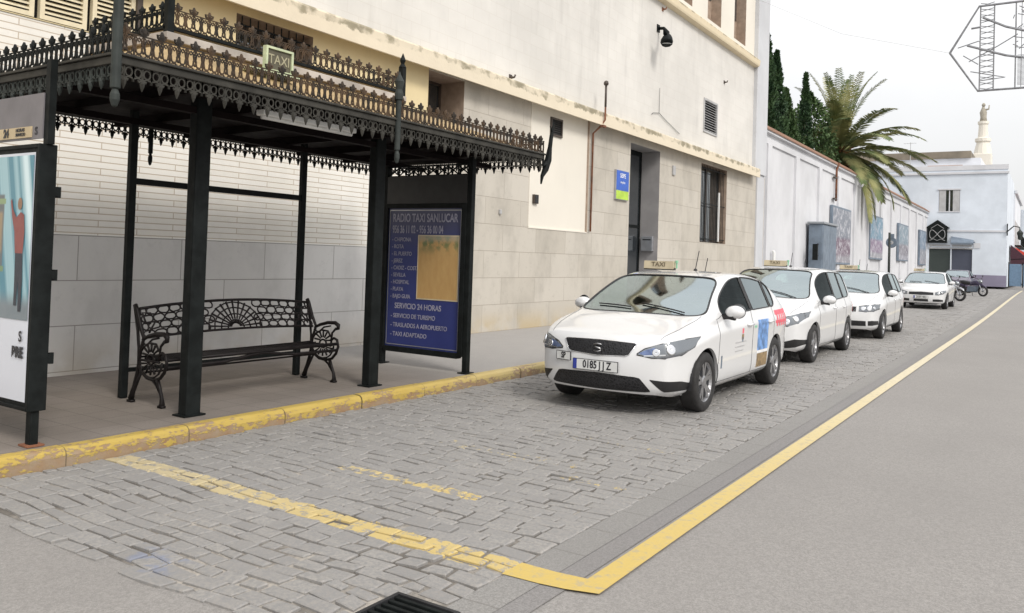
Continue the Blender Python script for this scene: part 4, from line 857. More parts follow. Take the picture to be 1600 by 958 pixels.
for y in (6.0,7.34):
    mb=MB(); mb.box(3.06,3.11,y,y+.06,2.29,2.90); B_(mb,'upper_post',M['iron'])
X=3.012
# white sheet
mb=MB(); mb.quad((3.028,6.09,.44),(3.028,7.40,.44),(3.028,7.40,2.23),(3.028,6.09,2.23)); B_(mb,'sheet',plain('poster paper',(.66,.69,.76),.35,0,.02,2,coat=.3),fixn=False)
n=NB('ad picture'); p,x,y,z=n.pos()
yy=n.math('ADD',y,n.math('MULTIPLY',z,-.22))
st_=n.ramp(n.noise(7,n.comb(0,n.math('MULTIPLY',yy,1.0),0),3,.6),.42,.58)
c=n.mix(st_,(.05,.22,.30),(.30,.50,.56)); c=n.mix(n.rect(5.70,5.78,1.2,2.4,e=.03,u=yy,v=z),c,(.65,.82,.86))
c=n.mix(n.rect(6.50,7.6,1.36,1.93,e=.01,u=y,v=z),c,(.10,.12,.13)); c=n.mix(n.rect(6.48,7.6,1.36,1.40,e=.006,u=y,v=z),c,(.16,.26,.12)); c=n.mix(n.rect(6.48,7.6,1.86,1.90,e=.006,u=y,v=z),c,(.22,.32,.15)); c=n.mix(n.rect(6.52,7.6,1.5,1.8,e=.02,u=y,v=z),c,(.30,.22,.12))
c=n.mix(n.ramp(z,1.10,1.24,1,0),c,n.mix(n.noise(5),(.10,.14,.17),(.22,.26,.28)))
M['adpic']=n.fin(c,.3,coat=.3)
mb=MB(); mb.quad((3.024,6.10,1.02),(3.024,7.39,1.02),(3.024,7.39,2.21),(3.024,6.10,2.21)); B_(mb,'picture',M['adpic'],fixn=False)
# printed figure with raised hand (generic)
def flat(pts,mat,name,X_=3.020):
    mb=MB(); mb.poly([(X_,a,b) for a,b in pts]); B_(mb,name,mat,fixn=False)
flat([(6.31,1.50),(6.20,1.50),(6.185,1.66),(6.20,1.78),(6.25,1.80),(6.31,1.76),(6.36,1.82),(6.385,1.90),(6.40,1.88),(6.37,1.76),(6.33,1.66)],plain('print red',(.26,.07,.06),.4),'printed_jumper')
flat([(6.305,1.50),(6.20,1.50),(6.19,1.3),(6.20,1.08),(6.235,1.08),(6.25,1.3),(6.265,1.12),(6.30,1.12),(6.30,1.3)],plain('print navy',(.02,.025,.04),.4),'printed_trousers')
flat([(6.265+.032*math.cos(i*PI/6),1.86+.045*math.sin(i*PI/6)) for i in range(12)],plain('print skin',(.30,.17,.10),.4),'printed_head')
join_text([('OS',.105,face_negx(3.020,6.22,.90),'RIGHT',.9,.003),('BRE',.105,face_negx(3.020,6.135,.785),'RIGHT',.9,.005),('S',.105,face_negx(3.020,6.16,.90),'RIGHT',.9,.002)][1:],'lettering',M['ink'],A).location=-AO
# header
mb=MB(); mb.box(3.05,3.06,6.06,7.34,2.33,2.66); B_(mb,'header_board',plain('header grey',(.17,.16,.17),.5,0,.12,3))
mb=MB(); mb.box(3.043,3.05,6.20,6.86,2.345,2.425); B_(mb,'tan_strip',plain('tan strip',(.55,.44,.27),.5,0,.1))
join_text([('24',.085,face_negx(3.040,6.60,2.386),'LEFT',.9,.004),('HORAS',.035,face_negx(3.040,6.42,2.403),'LEFT',1.1,.001),('SERVICIO',.03,face_negx(3.040,6.42,2.37),'LEFT',1.1,.001),('S',.08,face_negx(3.047,6.16,2.386),'LEFT',1,.002)],'lettering',M['ink'],A).location=-AO
# ------------------------------------------------------------------ information board on the right
I=thing('information_board','dark framed blue taxi information board with orange picture at shelter end','information board',(8.24,6.7,KERB)); IO=Vector((8.24,6.7,KERB))
def C_(mb,name,mat=None,parent=None,**k): mb.xf(Matrix.Translation(-IO)); return mb.build(name,mat,parent if parent is not None else I,**k)
for y in (6.04,7.43):
    mb=MB(); mb.box(8.21,8.29,y-.035,y+.035,KERB,2.86); C_(mb,'post',M['iron'],bevel=.006); mb=MB(); mb.box(8.17,8.33,y-.07,y+.07,KERB,KERB+.012); C_(mb,'foot_plate',M['iron'])
mb=MB()
for a,b,c,d in ((6.075,6.15,.33,2.24),(7.37,7.395,.33,2.24),(6.15,7.37,.30,.37),(6.15,7.37,2.18,2.24)): mb.box(8.20,8.30,a,b,c,d)
C_(mb,'frame',M['iron'],bevel=.005)
n=NB('board blue'); f=n.noise(3,detail=3); _,x,y,z=n.pos(); c=n.mix(f,(.020,.030,.15),(.035,.05,.21)); c=n.mix(n.ramp(z,1.6,2.1),c,(.05,.055,.13)); M['boardblue']=n.fin(c,.35,coat=.2)
mb=MB(); mb.box(8.235,8.26,6.15,7.37,.37,2.18); C_(mb,'blue_board',M['boardblue'])
mb=MB(); mb.box(8.21,8.29,6.075,7.395,2.24,2.60); C_(mb,'top_box',M['black'])
mb=MB(); mb.box(8.235,8.26,6.075,7.395,2.60,2.612)
for i in range(8):
    a=6.09+i*.163; mb.tube([(8.247,a,2.612),(8.247,a+.163,2.72)],.010,4); mb.tube([(8.247,a+.163,2.612),(8.247,a,2.72)],.010,4); mb.tube([(8.247,a,2.61),(8.247,a,2.73)],.009,4)
mb.box(8.235,8.26,6.075,7.395,2.72,2.74); C_(mb,'frieze',M['iron'])
mb=MB()
for a,b,c,d in ((6.165,6.175,.39,2.16),(7.345,7.355,.39,2.16),(6.175,7.345,.39,.40),(6.175,7.345,2.15,2.16)): mb.box(8.231,8.235,a,b,c,d)
C_(mb,'trim',M['steel'])
# orange picture with green top
n=NB('board picture'); p,x,y,z=n.pos(); v=n.noise(9,n.comb(0,n.math('MULTIPLY',y,1.5),n.math('MULTIPLY',z,.5)),5,.7)
c=n.mix(v,(.45,.25,.08),(.62,.42,.18)); c=n.mix(n.math('MULTIPLY',n.ramp(z,1.55,1.75),n.ramp(n.noise(12,detail=4),.4,.6)),c,(.16,.20,.08)); c=n.mix(n.ramp(z,1.72,1.8,0,.6),c,(.40,.40,.33)); M['boardpic']=n.fin(c,.4)
mb=MB(); mb.box(8.228,8.235,6.20,6.84,1.02,1.82); C_(mb,'picture',M['boardpic']); mb=MB()
for a,b,c,d in ((6.185,6.20,1.005,1.835),(6.84,6.855,1.005,1.835),(6.20,6.84,1.005,1.02),(6.20,6.84,1.82,1.835)): mb.box(8.227,8.235,a,b,c,d)
C_(mb,'picture_border',plain('picture border',(.60,.52,.36),.5))
m_t=plain('board lettering',(.34,.34,.44),.5); XL=8.232
T_=[('RADIO TAXI SANLUCAR',.15,face_negx(XL,7.30,2.05),'LEFT',.655,.003),('956 36 11 02 - 956 36 00 04',.14,face_negx(XL,7.30,1.90),'LEFT',.525,.003)]
for i,s in enumerate(['- CHIPIONA','- ROTA','- EL PUERTO','- JEREZ','- CADIZ - COSTA','- SEVILLA','- HOSPITAL','- PLAYA','- BAJO GUIA']): T_.append((s,.072,face_negx(XL,7.30,1.77-i*.093),'LEFT',.85,.001))
T_+=[('SERVICIO 24 HORAS',.10,face_negx(XL,7.22,.90),'LEFT',.86,.002),('- SERVICIO DE TURISMO',.08,face_negx(XL,7.28,.77),'LEFT',.86,.001),('- TRASLADOS A AEROPUERTO',.08,face_negx(XL,7.28,.65),'LEFT',.86,.001),('- TAXI ADAPTADO',.08,face_negx(XL,7.28,.53),'LEFT',.9,.001)]
join_text(T_,'lettering',m_t,I).location=-IO
# ------------------------------------------------------------------ bench
bn=thing('park_bench','black cast iron bench with lace back under the shelter','bench',(5.56,6.82,KERB))
def side(s):
    m=MB(); r=.014; G=lambda y,z:(0,.30-y,z)
    m.tube([G(-.01,.90),G(.02,.86),G(.09,.70),G(.15,.60),G(.11,.50),G(.09,.40),G(.07,.28),G(.03,.15),G(-.02,.03)],[.022,.02,.018,.016,.015,.015,.018,.02,.026],8)
    m.tube([G(-.01,.89),G(.05,.66),G(.075,.50),G(.08,.36)],[.018,.014,.013,.013],6)
    m.tube([G(.13,.585),G(.22,.625),G(.34,.655),G(.45,.66),G(.50,.635),G(.50,.60),G(.46,.585)],[.014,.018,.02,.022,.024,.02,.012],8)
    m.tube([G(.47,.60),G(.41,.545),G(.40,.47),G(.40,.42)],[.014,.012,.012,.012],6)
    m.tube([G(.40,.46),G(.44,.49),G(.49,.47),G(.51,.40),G(.48,.32),G(.42,.26),G(.33,.235),G(.22,.245),G(.13,.29),G(.08,.36)],[.012,.014,.015,.016,.016,.016,.016,.016,.014,.012],6)
    m.tube([G(.12,.565),G(.19,.535),G(.09,.42)][:2]+[G(.28,.60),G(.38,.62)],.010,6)
    c=(.27,.415)
    m.tube([G(.10,.46),G(.15,.52),G(.24,.565),G(.34,.56),G(.39,.50)],.011,6)
    m.tube([G(.10,.40),G(.40,.40)],.012,6)
    for i in range(7):
        a=PI*(i+.5)/7; m.tube([G(c[0]+.05*math.cos(a),c[1]+.03+.04*math.sin(a)),G(c[0]+.135*math.cos(a),c[1]+.02+.12*math.sin(a))],[.009,.012],5)
        m.tube([G(c[0]+.06*math.cos(a),c[1]-.03-.03*math.sin(a)),G(c[0]+.15*math.cos(a),c[1]-.02-.12*math.sin(a))],[.008,.011],5)
    m.tube([G(c[0]+.055*math.cos(i*PI/5),c[1]+.045*math.sin(i*PI/5)) for i in range(10)],.011,6,closed=True)
    m.tube([G(c[0]+.17*math.cos(-i*PI/8),c[1]-.015-.15*math.sin(i*PI/8)) for i in range(9)],.010,6)
    m.tube([G(.38,.25),G(.42,.17),G(.455,.09),G(.465,.03),G(.45,.012)],[.02,.017,.017,.026,.028],8)
    m.tube([G(.13,.29),G(.08,.20),G(.02,.10),G(-.01,.02)],[.014,.014,.018,.026],8)
    m.tube([G(.30,.235),G(.36,.20),G(.43,.12)],[.012,.012,.01],6)
    m.box(-.022,.022,.30-.49,.30-.425,0,.02); m.box(-.022,.022,.30-.02,.30+.05,0,.02)
    return m
for s in (-1,1):
    m=side(s); m.xf(Matrix.Translation((s*1.06,0,0))); m.build('side_frame',M['benchiron'],bn,smooth=True)
# backrest lattice: staggered cells plus a fan in the middle
mb=MB(); rr=random.Random(4)
def BK(x,t):  # t 0..1 from lower rail to upper rail, back leans
    zt=.865+.055*(1-(x/1.04)**2); zb=.60+.03*(1-(x/1.04)**2); z=zb+(zt-zb)*t
    return (x,.30-.02-(.90-z)*.33,z)
for t,r_ in ((0,.013),(1,.015)): mb.tube([BK(-1.04+i*.104,t) for i in range(21)],r_,6)
rows=4
for k in range(rows):
    nn=17; 
    for i in range(-1,nn):
        x0=-1.04+(i+(.5 if k%2 else 0))*2.08/nn; x1=x0+2.08/nn
        if abs((x0+x1)/2)<.30 and k<4: continue
        a,b=max(-1.04,x0),min(1.04,x1)
        if b-a<.03: continue
        t0,t1=k/rows,(k+1)/rows; m_=(a+b)/2; tm=(t0+t1)/2; h=(t1-t0)/2*.95; ww=(b-a)/2*.98
        mb.tube([BK(m_+ww*math.copysign(abs(math.cos(q))**.8,math.cos(q)),tm+h*math.copysign(abs(math.sin(q))**.8,math.sin(q))+rr.uniform(-.02,.02)) for q in [j*PI/5 for j in range(10)]],.0085,5,closed=True)
for i in range(13):
    a=PI*(i+.5)/13; mb.tube([BK(.05*math.cos(a),.08+.1*math.sin(a)),BK(.18*math.cos(a),.05+.50*math.sin(a)),BK(.33*math.cos(a),.04+.93*math.sin(a))],[.007,.009,.011],5)
for q in (.10,.18,.26,.33): mb.tube([BK(q*math.cos(j*PI/10),.03+(q/.34)*.92*math.sin(j*PI/10)) for j in range(11)],.008,5)
for s in (-1,1):
    mb.tube([BK(s*.98,.15),BK(s*.90,.5),BK(s*.94,.8),BK(s*1.02,.85),BK(s*1.0,.5),BK(s*.95,.45)],.010,5)
mb.build('backrest',M['benchiron'],bn,smooth=True)
mb=MB()
for i in range(7):
    y=.20-i*.062; z=.425-.018*math.sin(i/6*PI)+.008*i/6; mb.tube([(-1.05,y,z),(0,y,z-.004),(1.05,y,z)],.011,6)
mb.build('seat',M['benchiron'],bn,smooth=True)
mb=MB(); mb.tube([(-1.05,-.20,.43),(1.05,-.20,.43)],.018,8); mb.tube([(-1.05,-.20,.36),(-.45,-.20,.365),(-.15,-.20,.40),(0,-.20,.415),(.15,-.20,.40),(.45,-.20,.365),(1.05,-.20,.36)],.016,6); mb.tube([(-1.05,.18,.28),(1.05,.18,.28)],.010,6); mb.build('apron',M['benchiron'],bn,smooth=True)
# ------------------------------------------------------------------ festive light frame over the street
L=thing('festive_light_frame','hexagonal wire festive light frame hung high above the street','street decoration',(28,0,7.0))
def H_(pts,r=.035): 
    m.tube([(0,a,b-7.0) for a,b in pts],r,5)
m=MB(); H_([(2.66,8.22),(1.9,9.55),(-1.9,9.55),(-2.66,8.22),(-1.9,7.0),(1.9,7.0),(2.66,8.22)],.035); m.build('outline',M['wirelight'],L)
m=MB()
for y in (1.86,1.5,.95,.55,-.55,-.95,-1.5,-1.86): H_([(y,7.0),(y,9.55)],.02)
for z in [7.0+i*.17 for i in range(16)]:
    for s in (-1,1): H_([(s*1.86,z),(s*1.5,z+.08)],.012); H_([(s*1.5,z),(s*1.86,z+.08)],.012)
for i in range(14): H_([(.95-i*.145,7.0),(.95-i*.145,9.55)],.010)
m.build('uprights',M['wirelight'],L)
m=MB(); H_([(1.8,9.2),(1.2,8.85),(.4,8.55),(-.6,8.4),(-1.8,8.5)],.035); H_([(2.2,8.4),(1.2,8.0),(.4,7.8),(-.5,7.65),(-1.8,7.8)],.035); H_([(2.45,8.35),(1.9,8.5),(1.86,8.45)],.016); H_([(2.1,7.6),(1.2,7.35),(1.86,7.3)],.016); H_([(2.3,8.1),(1.9,7.8)],.016); H_([(2.15,7.9),(1.4,8.3),(.9,8.6)],.016); H_([(2.1,8.9),(1.85,8.92)],.03)
rr=random.Random(2)
for i in range(90): a,b=rr.uniform(-1.8,1.0),rr.uniform(8.0,9.5); H_([(a,b),(a+rr.uniform(-.25,.25),b+rr.uniform(-.15,.15))],.014)
for s in range(26): H_([(.9,7.1+s*.035),(-.9,7.05+s*.035)],.008)
m.build('filigree',M['wirelight'],L)
m=MB(); 
for z0,z1 in ((8.22,9.6),): 
    m.tube([(0,2.66,1.22),(0,5.8,2.2),(0,9.05,4.0)],.005,4); m.tube([(0,-2.66,1.22),(0,-6,2.2),(0,-9,4.0)],.005,4)
m.build('cable',M['pipegrey'],L)
m=MB(); 
m.box(27.8,28.2,-9.2,-9.0,0,11.4,None); o=m.build('wooden_pole',M['bark']); tag(o,'tall pole across the street holding the festive light cable','pole')
# ------------------------------------------------------------------ cars
def lin(tab,x):
    for (a,b),(c,d) in zip(tab[:-1],tab[1:]):
        if x<=c: return b+(d-b)*max(0,(x-a))/(c-a)
    return tab[-1][1]
def interp(tab,x):
    if x<=tab[0][0]: return tab[0][1]
    n=len(tab)
    for i in range(n-1):
        (a,b),(c,d)=tab[i],tab[i+1]
        if x<=c:
            t=(x-a)/(c-a)
            m0=(tab[i+1][1]-tab[i-1][1])/(tab[i+1][0]-tab[i-1][0]) if i>0 else (d-b)/(c-a)
            m1=(tab[i+2][1]-b)/(tab[i+2][0]-a) if i+2<n else (d-b)/(c-a)
            # monotone limiting
            s=(d-b)/(c-a)
            if s==0: m0=m1=0
            else:
                if m0/s<0: m0=0
                if m1/s<0: m1=0
                m0=math.copysign(min(abs(m0),3*abs(s)),s) if m0 else 0; m1=math.copysign(min(abs(m1),3*abs(s)),s) if m1 else 0
            h=c-a; return b*(1+2*t)*(1-t)**2+m0*h*t*(1-t)**2+d*t*t*(3-2*t)+m1*h*t*t*(t-1)
    return tab[-1][1]
SEDAN=dict(L=4.48,W=1.765,axF=.90,axR=3.50,wr=.318,
 top=[(.0,.75),(.12,.795),(.45,.89),(.85,.972),(1.16,1.035),(1.45,1.19),(1.75,1.34),(2.05,1.445),(2.35,1.482),(2.75,1.487),(3.15,1.455),(3.45,1.39),(3.75,1.255),(4.05,1.12),(4.32,1.07),(4.42,1.0)],
 belt=[(0,.73),(.3,.825),(.8,.925),(1.3,.985),(2.4,1.025),(3.4,1.045),(4.0,1.05),(4.42,.97)],
 half=[(0.1,.70),(.3,.79),(.7,.865),(1.2,.88),(2.4,.885),(3.6,.88),(4.1,.84),(4.42,.74)],
 st=[.18,.34,.58,.84,1.06,1.26,1.42,1.66,1.98,2.2,2.48,2.56,2.9,3.28,3.34,3.56,3.82,4.08,4.26,4.38],cowl=1.10,head=2.04,rtop=3.30,rbase=4.02,
 winF=(1.42,2.48),winR=(2.56,3.28),q=(3.34,3.56),doorF=(1.26,2.48),doorR=(2.48,3.34),roofw=.615)
MPV=dict(L=4.30,W=1.775,axF=.87,axR=3.50,wr=.318,
 top=[(.0,.74),(.12,.80),(.40,.92),(.75,1.00),(.98,1.06),(1.25,1.24),(1.55,1.41),(1.85,1.52),(2.2,1.565),(2.7,1.575),(3.2,1.56),(3.7,1.52),(3.95,1.42),(4.1,1.20),(4.2,1.02)],
 belt=[(0,.70),(.3,.84),(.8,.93),(1.3,.975),(2.4,1.0),(3.4,1.03),(4.0,1.05),(4.22,.98)],
 half=[(0.1,.72),(.3,.80),(.7,.87),(1.2,.885),(2.4,.888),(3.6,.88),(4.0,.85),(4.22,.78)],
 st=[.18,.34,.56,.78,.98,1.16,1.34,1.58,1.84,2.1,2.42,2.50,2.8,3.14,3.2,3.5,3.72,3.9,4.06,4.18],cowl=.96,head=1.86,rtop=3.78,rbase=4.10,
 winF=(1.34,2.42),winR=(2.50,3.14),q=(3.2,3.72),doorF=(1.16,2.42),doorR=(2.42,3.2),roofw=.63)
def car(kind,name,label,X0,Yc,Z0,paint,group,face=None,det=3,yaw=0,decals=None,grille='wide',signy=0,plate='0185 JJZ'):
    c=kind; L=c['L']; T_=thing(name,label,'car',(X0,Yc,Z0),yaw,group)
    hw=lambda x:interp(c['half'],x); tp=lambda x:interp(c['top'],x); be=lambda x:interp(c['belt'],x)
    def section(x):
        w=hw(x); t=tp(x); b=min(be(x),t-.03); e=.5*(1-math.cos(PI*min(1,max(0,(x-c['cowl'])/.22))))
        if x>c['rbase']: e=0
        elif x>c['rbase']-.25: e=.5*(1-math.cos(PI*(c['rbase']-x)/.25))
        zs=.20 if .3<x<L-.3 else .235
        P_=[(w-.12,zs),(w-.022,zs+.06),(w-.010,.42),(w-.006,.58),(w+.006,max(.66,b-.17)) ,(w-.045,b)]
        # hood-like positions
        hy=[(w-.10,b+(t-b)*.42),(w*(.74+.13*min(1,max(0,(x-c['cowl']+.35)/.3))),b+(t-b)*.66),(w*.40,b+(t-b)*.93),(0,t)]
        # greenhouse
        g=max(0,min(1,(t-b)/.46)); rw=c['roofw']+.03; 
        roofz=t-.012
        wx=1.0
        pil=w-.05+(rw-(w-.05))*g
        gy=[(pil+.016,b+(t-b)*.86 if g>.9 else b+(t-b)*.84),(pil-.045,b+(t-b)*.965),(pil*.55,t-.008),(0,t)]
        for (a1,z1),(a2,z2) in zip(hy,gy): P_.append((a1+(a2-a1)*e,z1+(z2-z1)*e))
        return P_
    st=c['st']; NL=10
    bulge=lambda x: .16 if abs(x-c['cowl'])<.35 else (.10 if c['cowl']<x<c['head']+.1 else 0)
    bm=bmesh.new(); mi={}
    grid=[]  # grid[i][j], j from left(-y) L0..L9 center, then mirrored
    for i,x in enumerate(st):
        P_=section(x); row=[]
        for j,(y,z) in enumerate(P_):
            dx=0
            if j>=7:
                k=1-(y/hw(x))**2; dx=-bulge(x)*k*(1.0) 
                if x>c['rtop']-.05 and x<c['rbase']+.2: dx=.07*k
            row.append((x+dx,-y,z))
        full=row+[(a,-b_,d) for a,b_,d in row[:-1][::-1]]
        grid.append([bm.verts.new(v) for v in full])
    NC=len(grid[0])
    def tagcell(i,j):
        # j index 0..NC-2 ; level index k from either side ; side
        k=j if j<9 else NC-2-j; s='L' if j<9 else 'R'
        a,b=st[i],st[i+1]; mid=(a+b)/2
        if k==5:
            if c['winF'][0]-.001<=a and b<=c['winF'][1]+.001: return 'wF'+s
            if c['winR'][0]-.001<=a and b<=c['winR'][1]+.001: return 'wR'+s
            if c['q'][0]-.001<=a and b<=c['q'][1]+.001: return 'wQ'+s
            if c['winF'][0]<mid<c['q'][1]: return ('pB' if mid<c['winR'][0]+.05 else 'pC')+s
        if k in (7,8):
            if c['cowl']-.06<=a and b<=c['head']-.0: return 'ws'
            if a>=c['rtop'] -.0 and b<=c['rbase']+.07: return 'rw'
        if 1<=k<=4:
            if c['doorF'][0]-.001<=a and b<=c['doorF'][1]+.001: return 'dF'+s
            if c['doorR'][0]-.001<=a and b<=c['doorR'][1]+.001 or (abs(a-2.48)<.1 and b<=c['doorR'][1]): return 'dR'+s
        return 'body'
    tags=['body','wFL','wFR','wRL','wRR','wQL','wQR','ws','rw','dFL','dFR','dRL','dRR','pBL','pBR','pCL','pCR']
    for i in range(len(st)-1):
        for j in range(NC-1):
            f_=bm.faces.new((grid[i][j],grid[i][j+1],grid[i+1][j+1],grid[i+1][j])); f_.material_index=tags.index(tagcell(i,j))
    # nose and tail caps
    def cap(row,prof,front):
        # row = verts of the station (0..NC-1); k rows 0..5 left = row[k], right=row[NC-1-k]; top row = row[5..NC-6]
        cols=[row[j] for j in range(5,NC-5)]; nc=len(cols); top_y=[v.co.y for v in cols]; yt=abs(top_y[0]); xs=row[5].co.x
        rows=[]
        for k in range(5):
            l,r_=row[k],row[NC-1-k]; rr_=[l]
            for j in range(1,nc-1):
                t=top_y[j]/yt; y=t*abs(l.co.y); x0=prof[k]; x=x0+(l.co.x-x0)*abs(t)**3.0
                rr_.append(bm.verts.new((x,y,l.co.z)))
            rr_.append(r_); rows.append(rr_)
        # top row: hood edge pulled forward at centre
        for j in range(1,nc-1):
            t=top_y[j]/yt; cols[j].co.x=prof[5]+(xs-prof[5])*abs(t)**3.0
        rows.append(cols)
        for k in range(5):
            for j in range(nc-1): 
                f_=bm.faces.new((rows[k][j],rows[k+1][j],rows[k+1][j+1],rows[k][j+1])); f_.material_index=0
    cap(grid[0],[.07,.02,.0,.015,.035,.10],True)
    cap(grid[-1],[L-.08,L-.03,L,L-.01,L-.03,L-.07],False)
    # creases
    cl=bm.edges.layers.float.new('crease_edge')
    for e_ in bm.edges:
        m_=set(f_.material_index for f_ in e_.link_faces)
        if len(m_)>1 and not m_<= {0,9,10,11,12}: e_[cl]=1.0
    for i in range(len(st)-1):
        for j in (4,NC-5): 
            e_=bm.edges.get((grid[i][j],grid[i+1][j]))
            if e_: e_[cl]=.6
        for j in (5,NC-6):
            e_=bm.edges.get((grid[i][j],grid[i+1][j]))
            if e_ and st[i]<c['cowl']: e_[cl]=.7
    bmesh.ops.recalc_face_normals(bm,faces=bm.faces)
    me=bpy.data.meshes.new('b'); bm.to_mesh(me); bm.free()
    ob=bpy.data.objects.new('b',me); COL.objects.link(ob); s=ob.modifiers.new('s','SUBSURF'); s.levels=det; s.render_levels=det
    for _ in tags: me.materials.append(None)
    dg=bpy.context.evaluated_depsgraph_get(); m2=bpy.data.meshes.new_from_object(ob.evaluated_get(dg)); bpy.data.objects.remove(ob)
    bm=bmesh.new(); bm.from_mesh(m2)
    # orient outward
    if sum(f_.normal.z for f_ in bm.faces if f_.calc_center_median().z>1.3)<0: bmesh.ops.reverse_faces(bm,faces=bm.faces)
    bvh=BVHTree.FromBMesh(bm)
    # wheel arches
    Ra=c['wr']+.045
    dead=[]
    for ax in (c['axF'],c['axR']):
        for v in bm.verts:
            if abs(v.co.y)>.50 and math.hypot(v.co.x-ax,v.co.z-c['wr'])<Ra and v.co.z<.95: dead.append(v)
    bmesh.ops.delete(bm,geom=list(set(dead)),context='VERTS')
    lip=[]
    for e_ in bm.edges:
        if len(e_.link_faces)==1:
            m_=(e_.verts[0].co+e_.verts[1].co)/2
            for ax in (c['axF'],c['axR']):
                if abs(m_.y)>.5 and math.hypot(m_.x-ax,m_.z-c['wr'])<Ra+.16 and m_.z>.17: lip.append((e_,ax))
    seen=set()
    for e_,ax in lip:
        for v in e_.verts:
            if v in seen or v.co.z<.19: continue
            seen.add(v); d_=Vector((v.co.x-ax,0,v.co.z-c['wr'])); 
            if d_.length<Ra+.1: d_=d_.normalized()*Ra; v.co.x=ax+d_.x; v.co.z=c['wr']+d_.z
    # inner lips
    lips={}
    for e_,ax in lip:
        a,b=[v.co.copy() for v in e_.verts]; sg=1 if a.y>0 else -1
        a2=a-Vector((0,sg*.035,0)); b2=b-Vector((0,sg*.035,0)); lips.setdefault((ax,sg),MB()).quad(a,b,b2,a2)
    lens={}
    def extract(tagset,name,mat,parent,off=0):
        ids=[tags.index(t) for t in tagset]; fs=[f_ for f_ in bm.faces if f_.material_index in ids]
        if not fs: return None
        vm={};V=[];F=[]
        for f_ in fs:
            q=[]
            for v in f_.verts:
                if v not in vm: vm[v]=len(V); V.append(tuple(v.co-v.normal*off))
                q.append(vm[v])
            F.append(q)
        me_=bpy.data.meshes.new(name); me_.from_pydata(V,[],F); me_.materials.append(mat); me_.polygons.foreach_set('use_smooth',[True]*len(F)); o=bpy.data.objects.new(name,me_); COL.objects.link(o); o.parent=parent
        # boundary polylines
        bd=[]
        es={}
        for f_ in F:
            for a,b in zip(f_,f_[1:]+f_[:1]):
                k=(min(a,b),max(a,b)); es[k]=es.get(k,0)+1
        adj={}
        for (a,b),n_ in es.items():
            if n_==1: adj.setdefault(a,[]).append(b); adj.setdefault(b,[]).append(a)
        todo=set(adj)
        while todo:
            s0=todo.pop(); loop=[s0]; cur=s0; prev=None
            while True:
                nx_=[q for q in adj[cur] if q!=prev and (q in todo or q==s0)]
                nx_=[q for q in nx_ if q!=s0] or []
                if not nx_: break
                prev,cur=cur,nx_[0]; todo.discard(cur); loop.append(cur)
            if len(loop)>6: bd.append([Vector(V[q]) for q in loop])
        return o,bd
    def trim(bd,name,mat,r,parent,n=5):
        mb=MB()
        for l in bd: mb.tube(l,r,n,closed=True)
        return mb.build(name,mat,parent,smooth=True)
    body,_b=extract(['body','pil'] if False else ['body'],'body',paint,T_)
    for lp in lips.values(): lp.build('arch_lip',paint,T_,fixn=False)
    for sd_ in ('BL','BR','CL','CR'):
        extract(['p'+sd_],'pillar_trim',M['black'],T_)
    for tg,nm,mt in (('ws','windscreen',M['windscreen']),('rw','rear_window',M['sideglass']),('wFL','side_window',M['doorglass']),('wFR','side_window',M['doorglass']),('wRL','side_window',M['sideglass']),('wRR','side_window',M['sideglass']),('wQL','quarter_window',M['sideglass']),('wQR','quarter_window',M['sideglass'])):
        r_=extract([tg],nm,mt,T_,.004)
        if r_: trim(r_[1],'seal',M['black'],.011 if tg!='ws' else .013,r_[0])
    for tg in ('dFL','dFR','dRL','dRR'):
        r_=extract([tg],'door',paint,T_)
        if not r_: continue
        o,bd=r_; trim(bd,'door_gap',M['dark'],.0035,o,4)
        s=-1 if tg[2]=='L' else 1; xh=(c['doorF'][1] if tg[1]=='F' else c['doorR'][1])-.17; 
        hit=bvh.ray_cast(Vector((xh,s*3,.86)),Vector((0,-s,0)))
        if hit[0]:
            y=hit[0].y; mb=MB(); mb.tube([(xh-.10,y+s*.0,.86),(xh-.08,y+s*.028,.862),(xh+.07,y+s*.028,.868),(xh+.09,y,.868)],[.010,.014,.014,.010],6); mb.build('handle',paint,o,smooth=True)
    # --- projected patches
    def patch(name,top,bot,mat,parent,axis='X',sgn=-1,off=.004,nu=24,nv=8,th=.010,origin=None):
        """top/bot: polylines (s,z) with increasing s. axis X: s=y, cast along +X from the front; axis Y: s=x, cast from side sgn"""
        mb=MB(); s0,s1=top[0][0],top[-1][0]; G=[]
        for i in range(nu+1):
            s=s0+(s1-s0)*i/nu; zt=lin(top,s); zb=lin(bot,s)
            col=[]
            for j in range(nv+1):
                z=zb+(zt-zb)*j/nv
                if axis=='X': hit=bvh.ray_cast(Vector((sgn*3+ (0 if sgn<0 else L) ,s,z)),Vector((-sgn,0,0)))
                else: hit=bvh.ray_cast(Vector((s,sgn*3,z)),Vector((0,-sgn,0)))
                if hit[0] is None: col.append(None)
                else:
                    nn=hit[1]; 
                    if (axis=='X' and nn.x*sgn<0) or (axis=='Y' and nn.y*sgn<0): nn=-nn
                    col.append((hit[0]+nn*off,hit[0]-nn*th))
            G.append(col)
        for i in range(nu):
            for j in range(nv):
                q=[G[i][j],G[i+1][j],G[i+1][j+1],G[i][j+1]]
                if all(q): mb.quad(*[a[0] for a in q])
        for i in range(nu):
            for j in (0,nv):
                a,b=G[i][j],G[i+1][j]
                if a and b: mb.quad(a[0],b[0],b[1],a[1])
        for i in (0,nu):
            for j in range(nv):
                a,b=G[i][j],G[i][j+1]
                if a and b: mb.quad(a[0],b[0],b[1],a[1])
        # weld for smooth shading
        o=mb.build(name,mat,parent,smooth=False,fixn=False)
        b_=bmesh.new(); b_.from_mesh(o.data); bmesh.ops.remove_doubles(b_,verts=b_.verts,dist=1e-5); bmesh.ops.recalc_face_normals(b_,faces=b_.faces); b_.to_mesh(o.data); b_.free(); return o
    f_=face
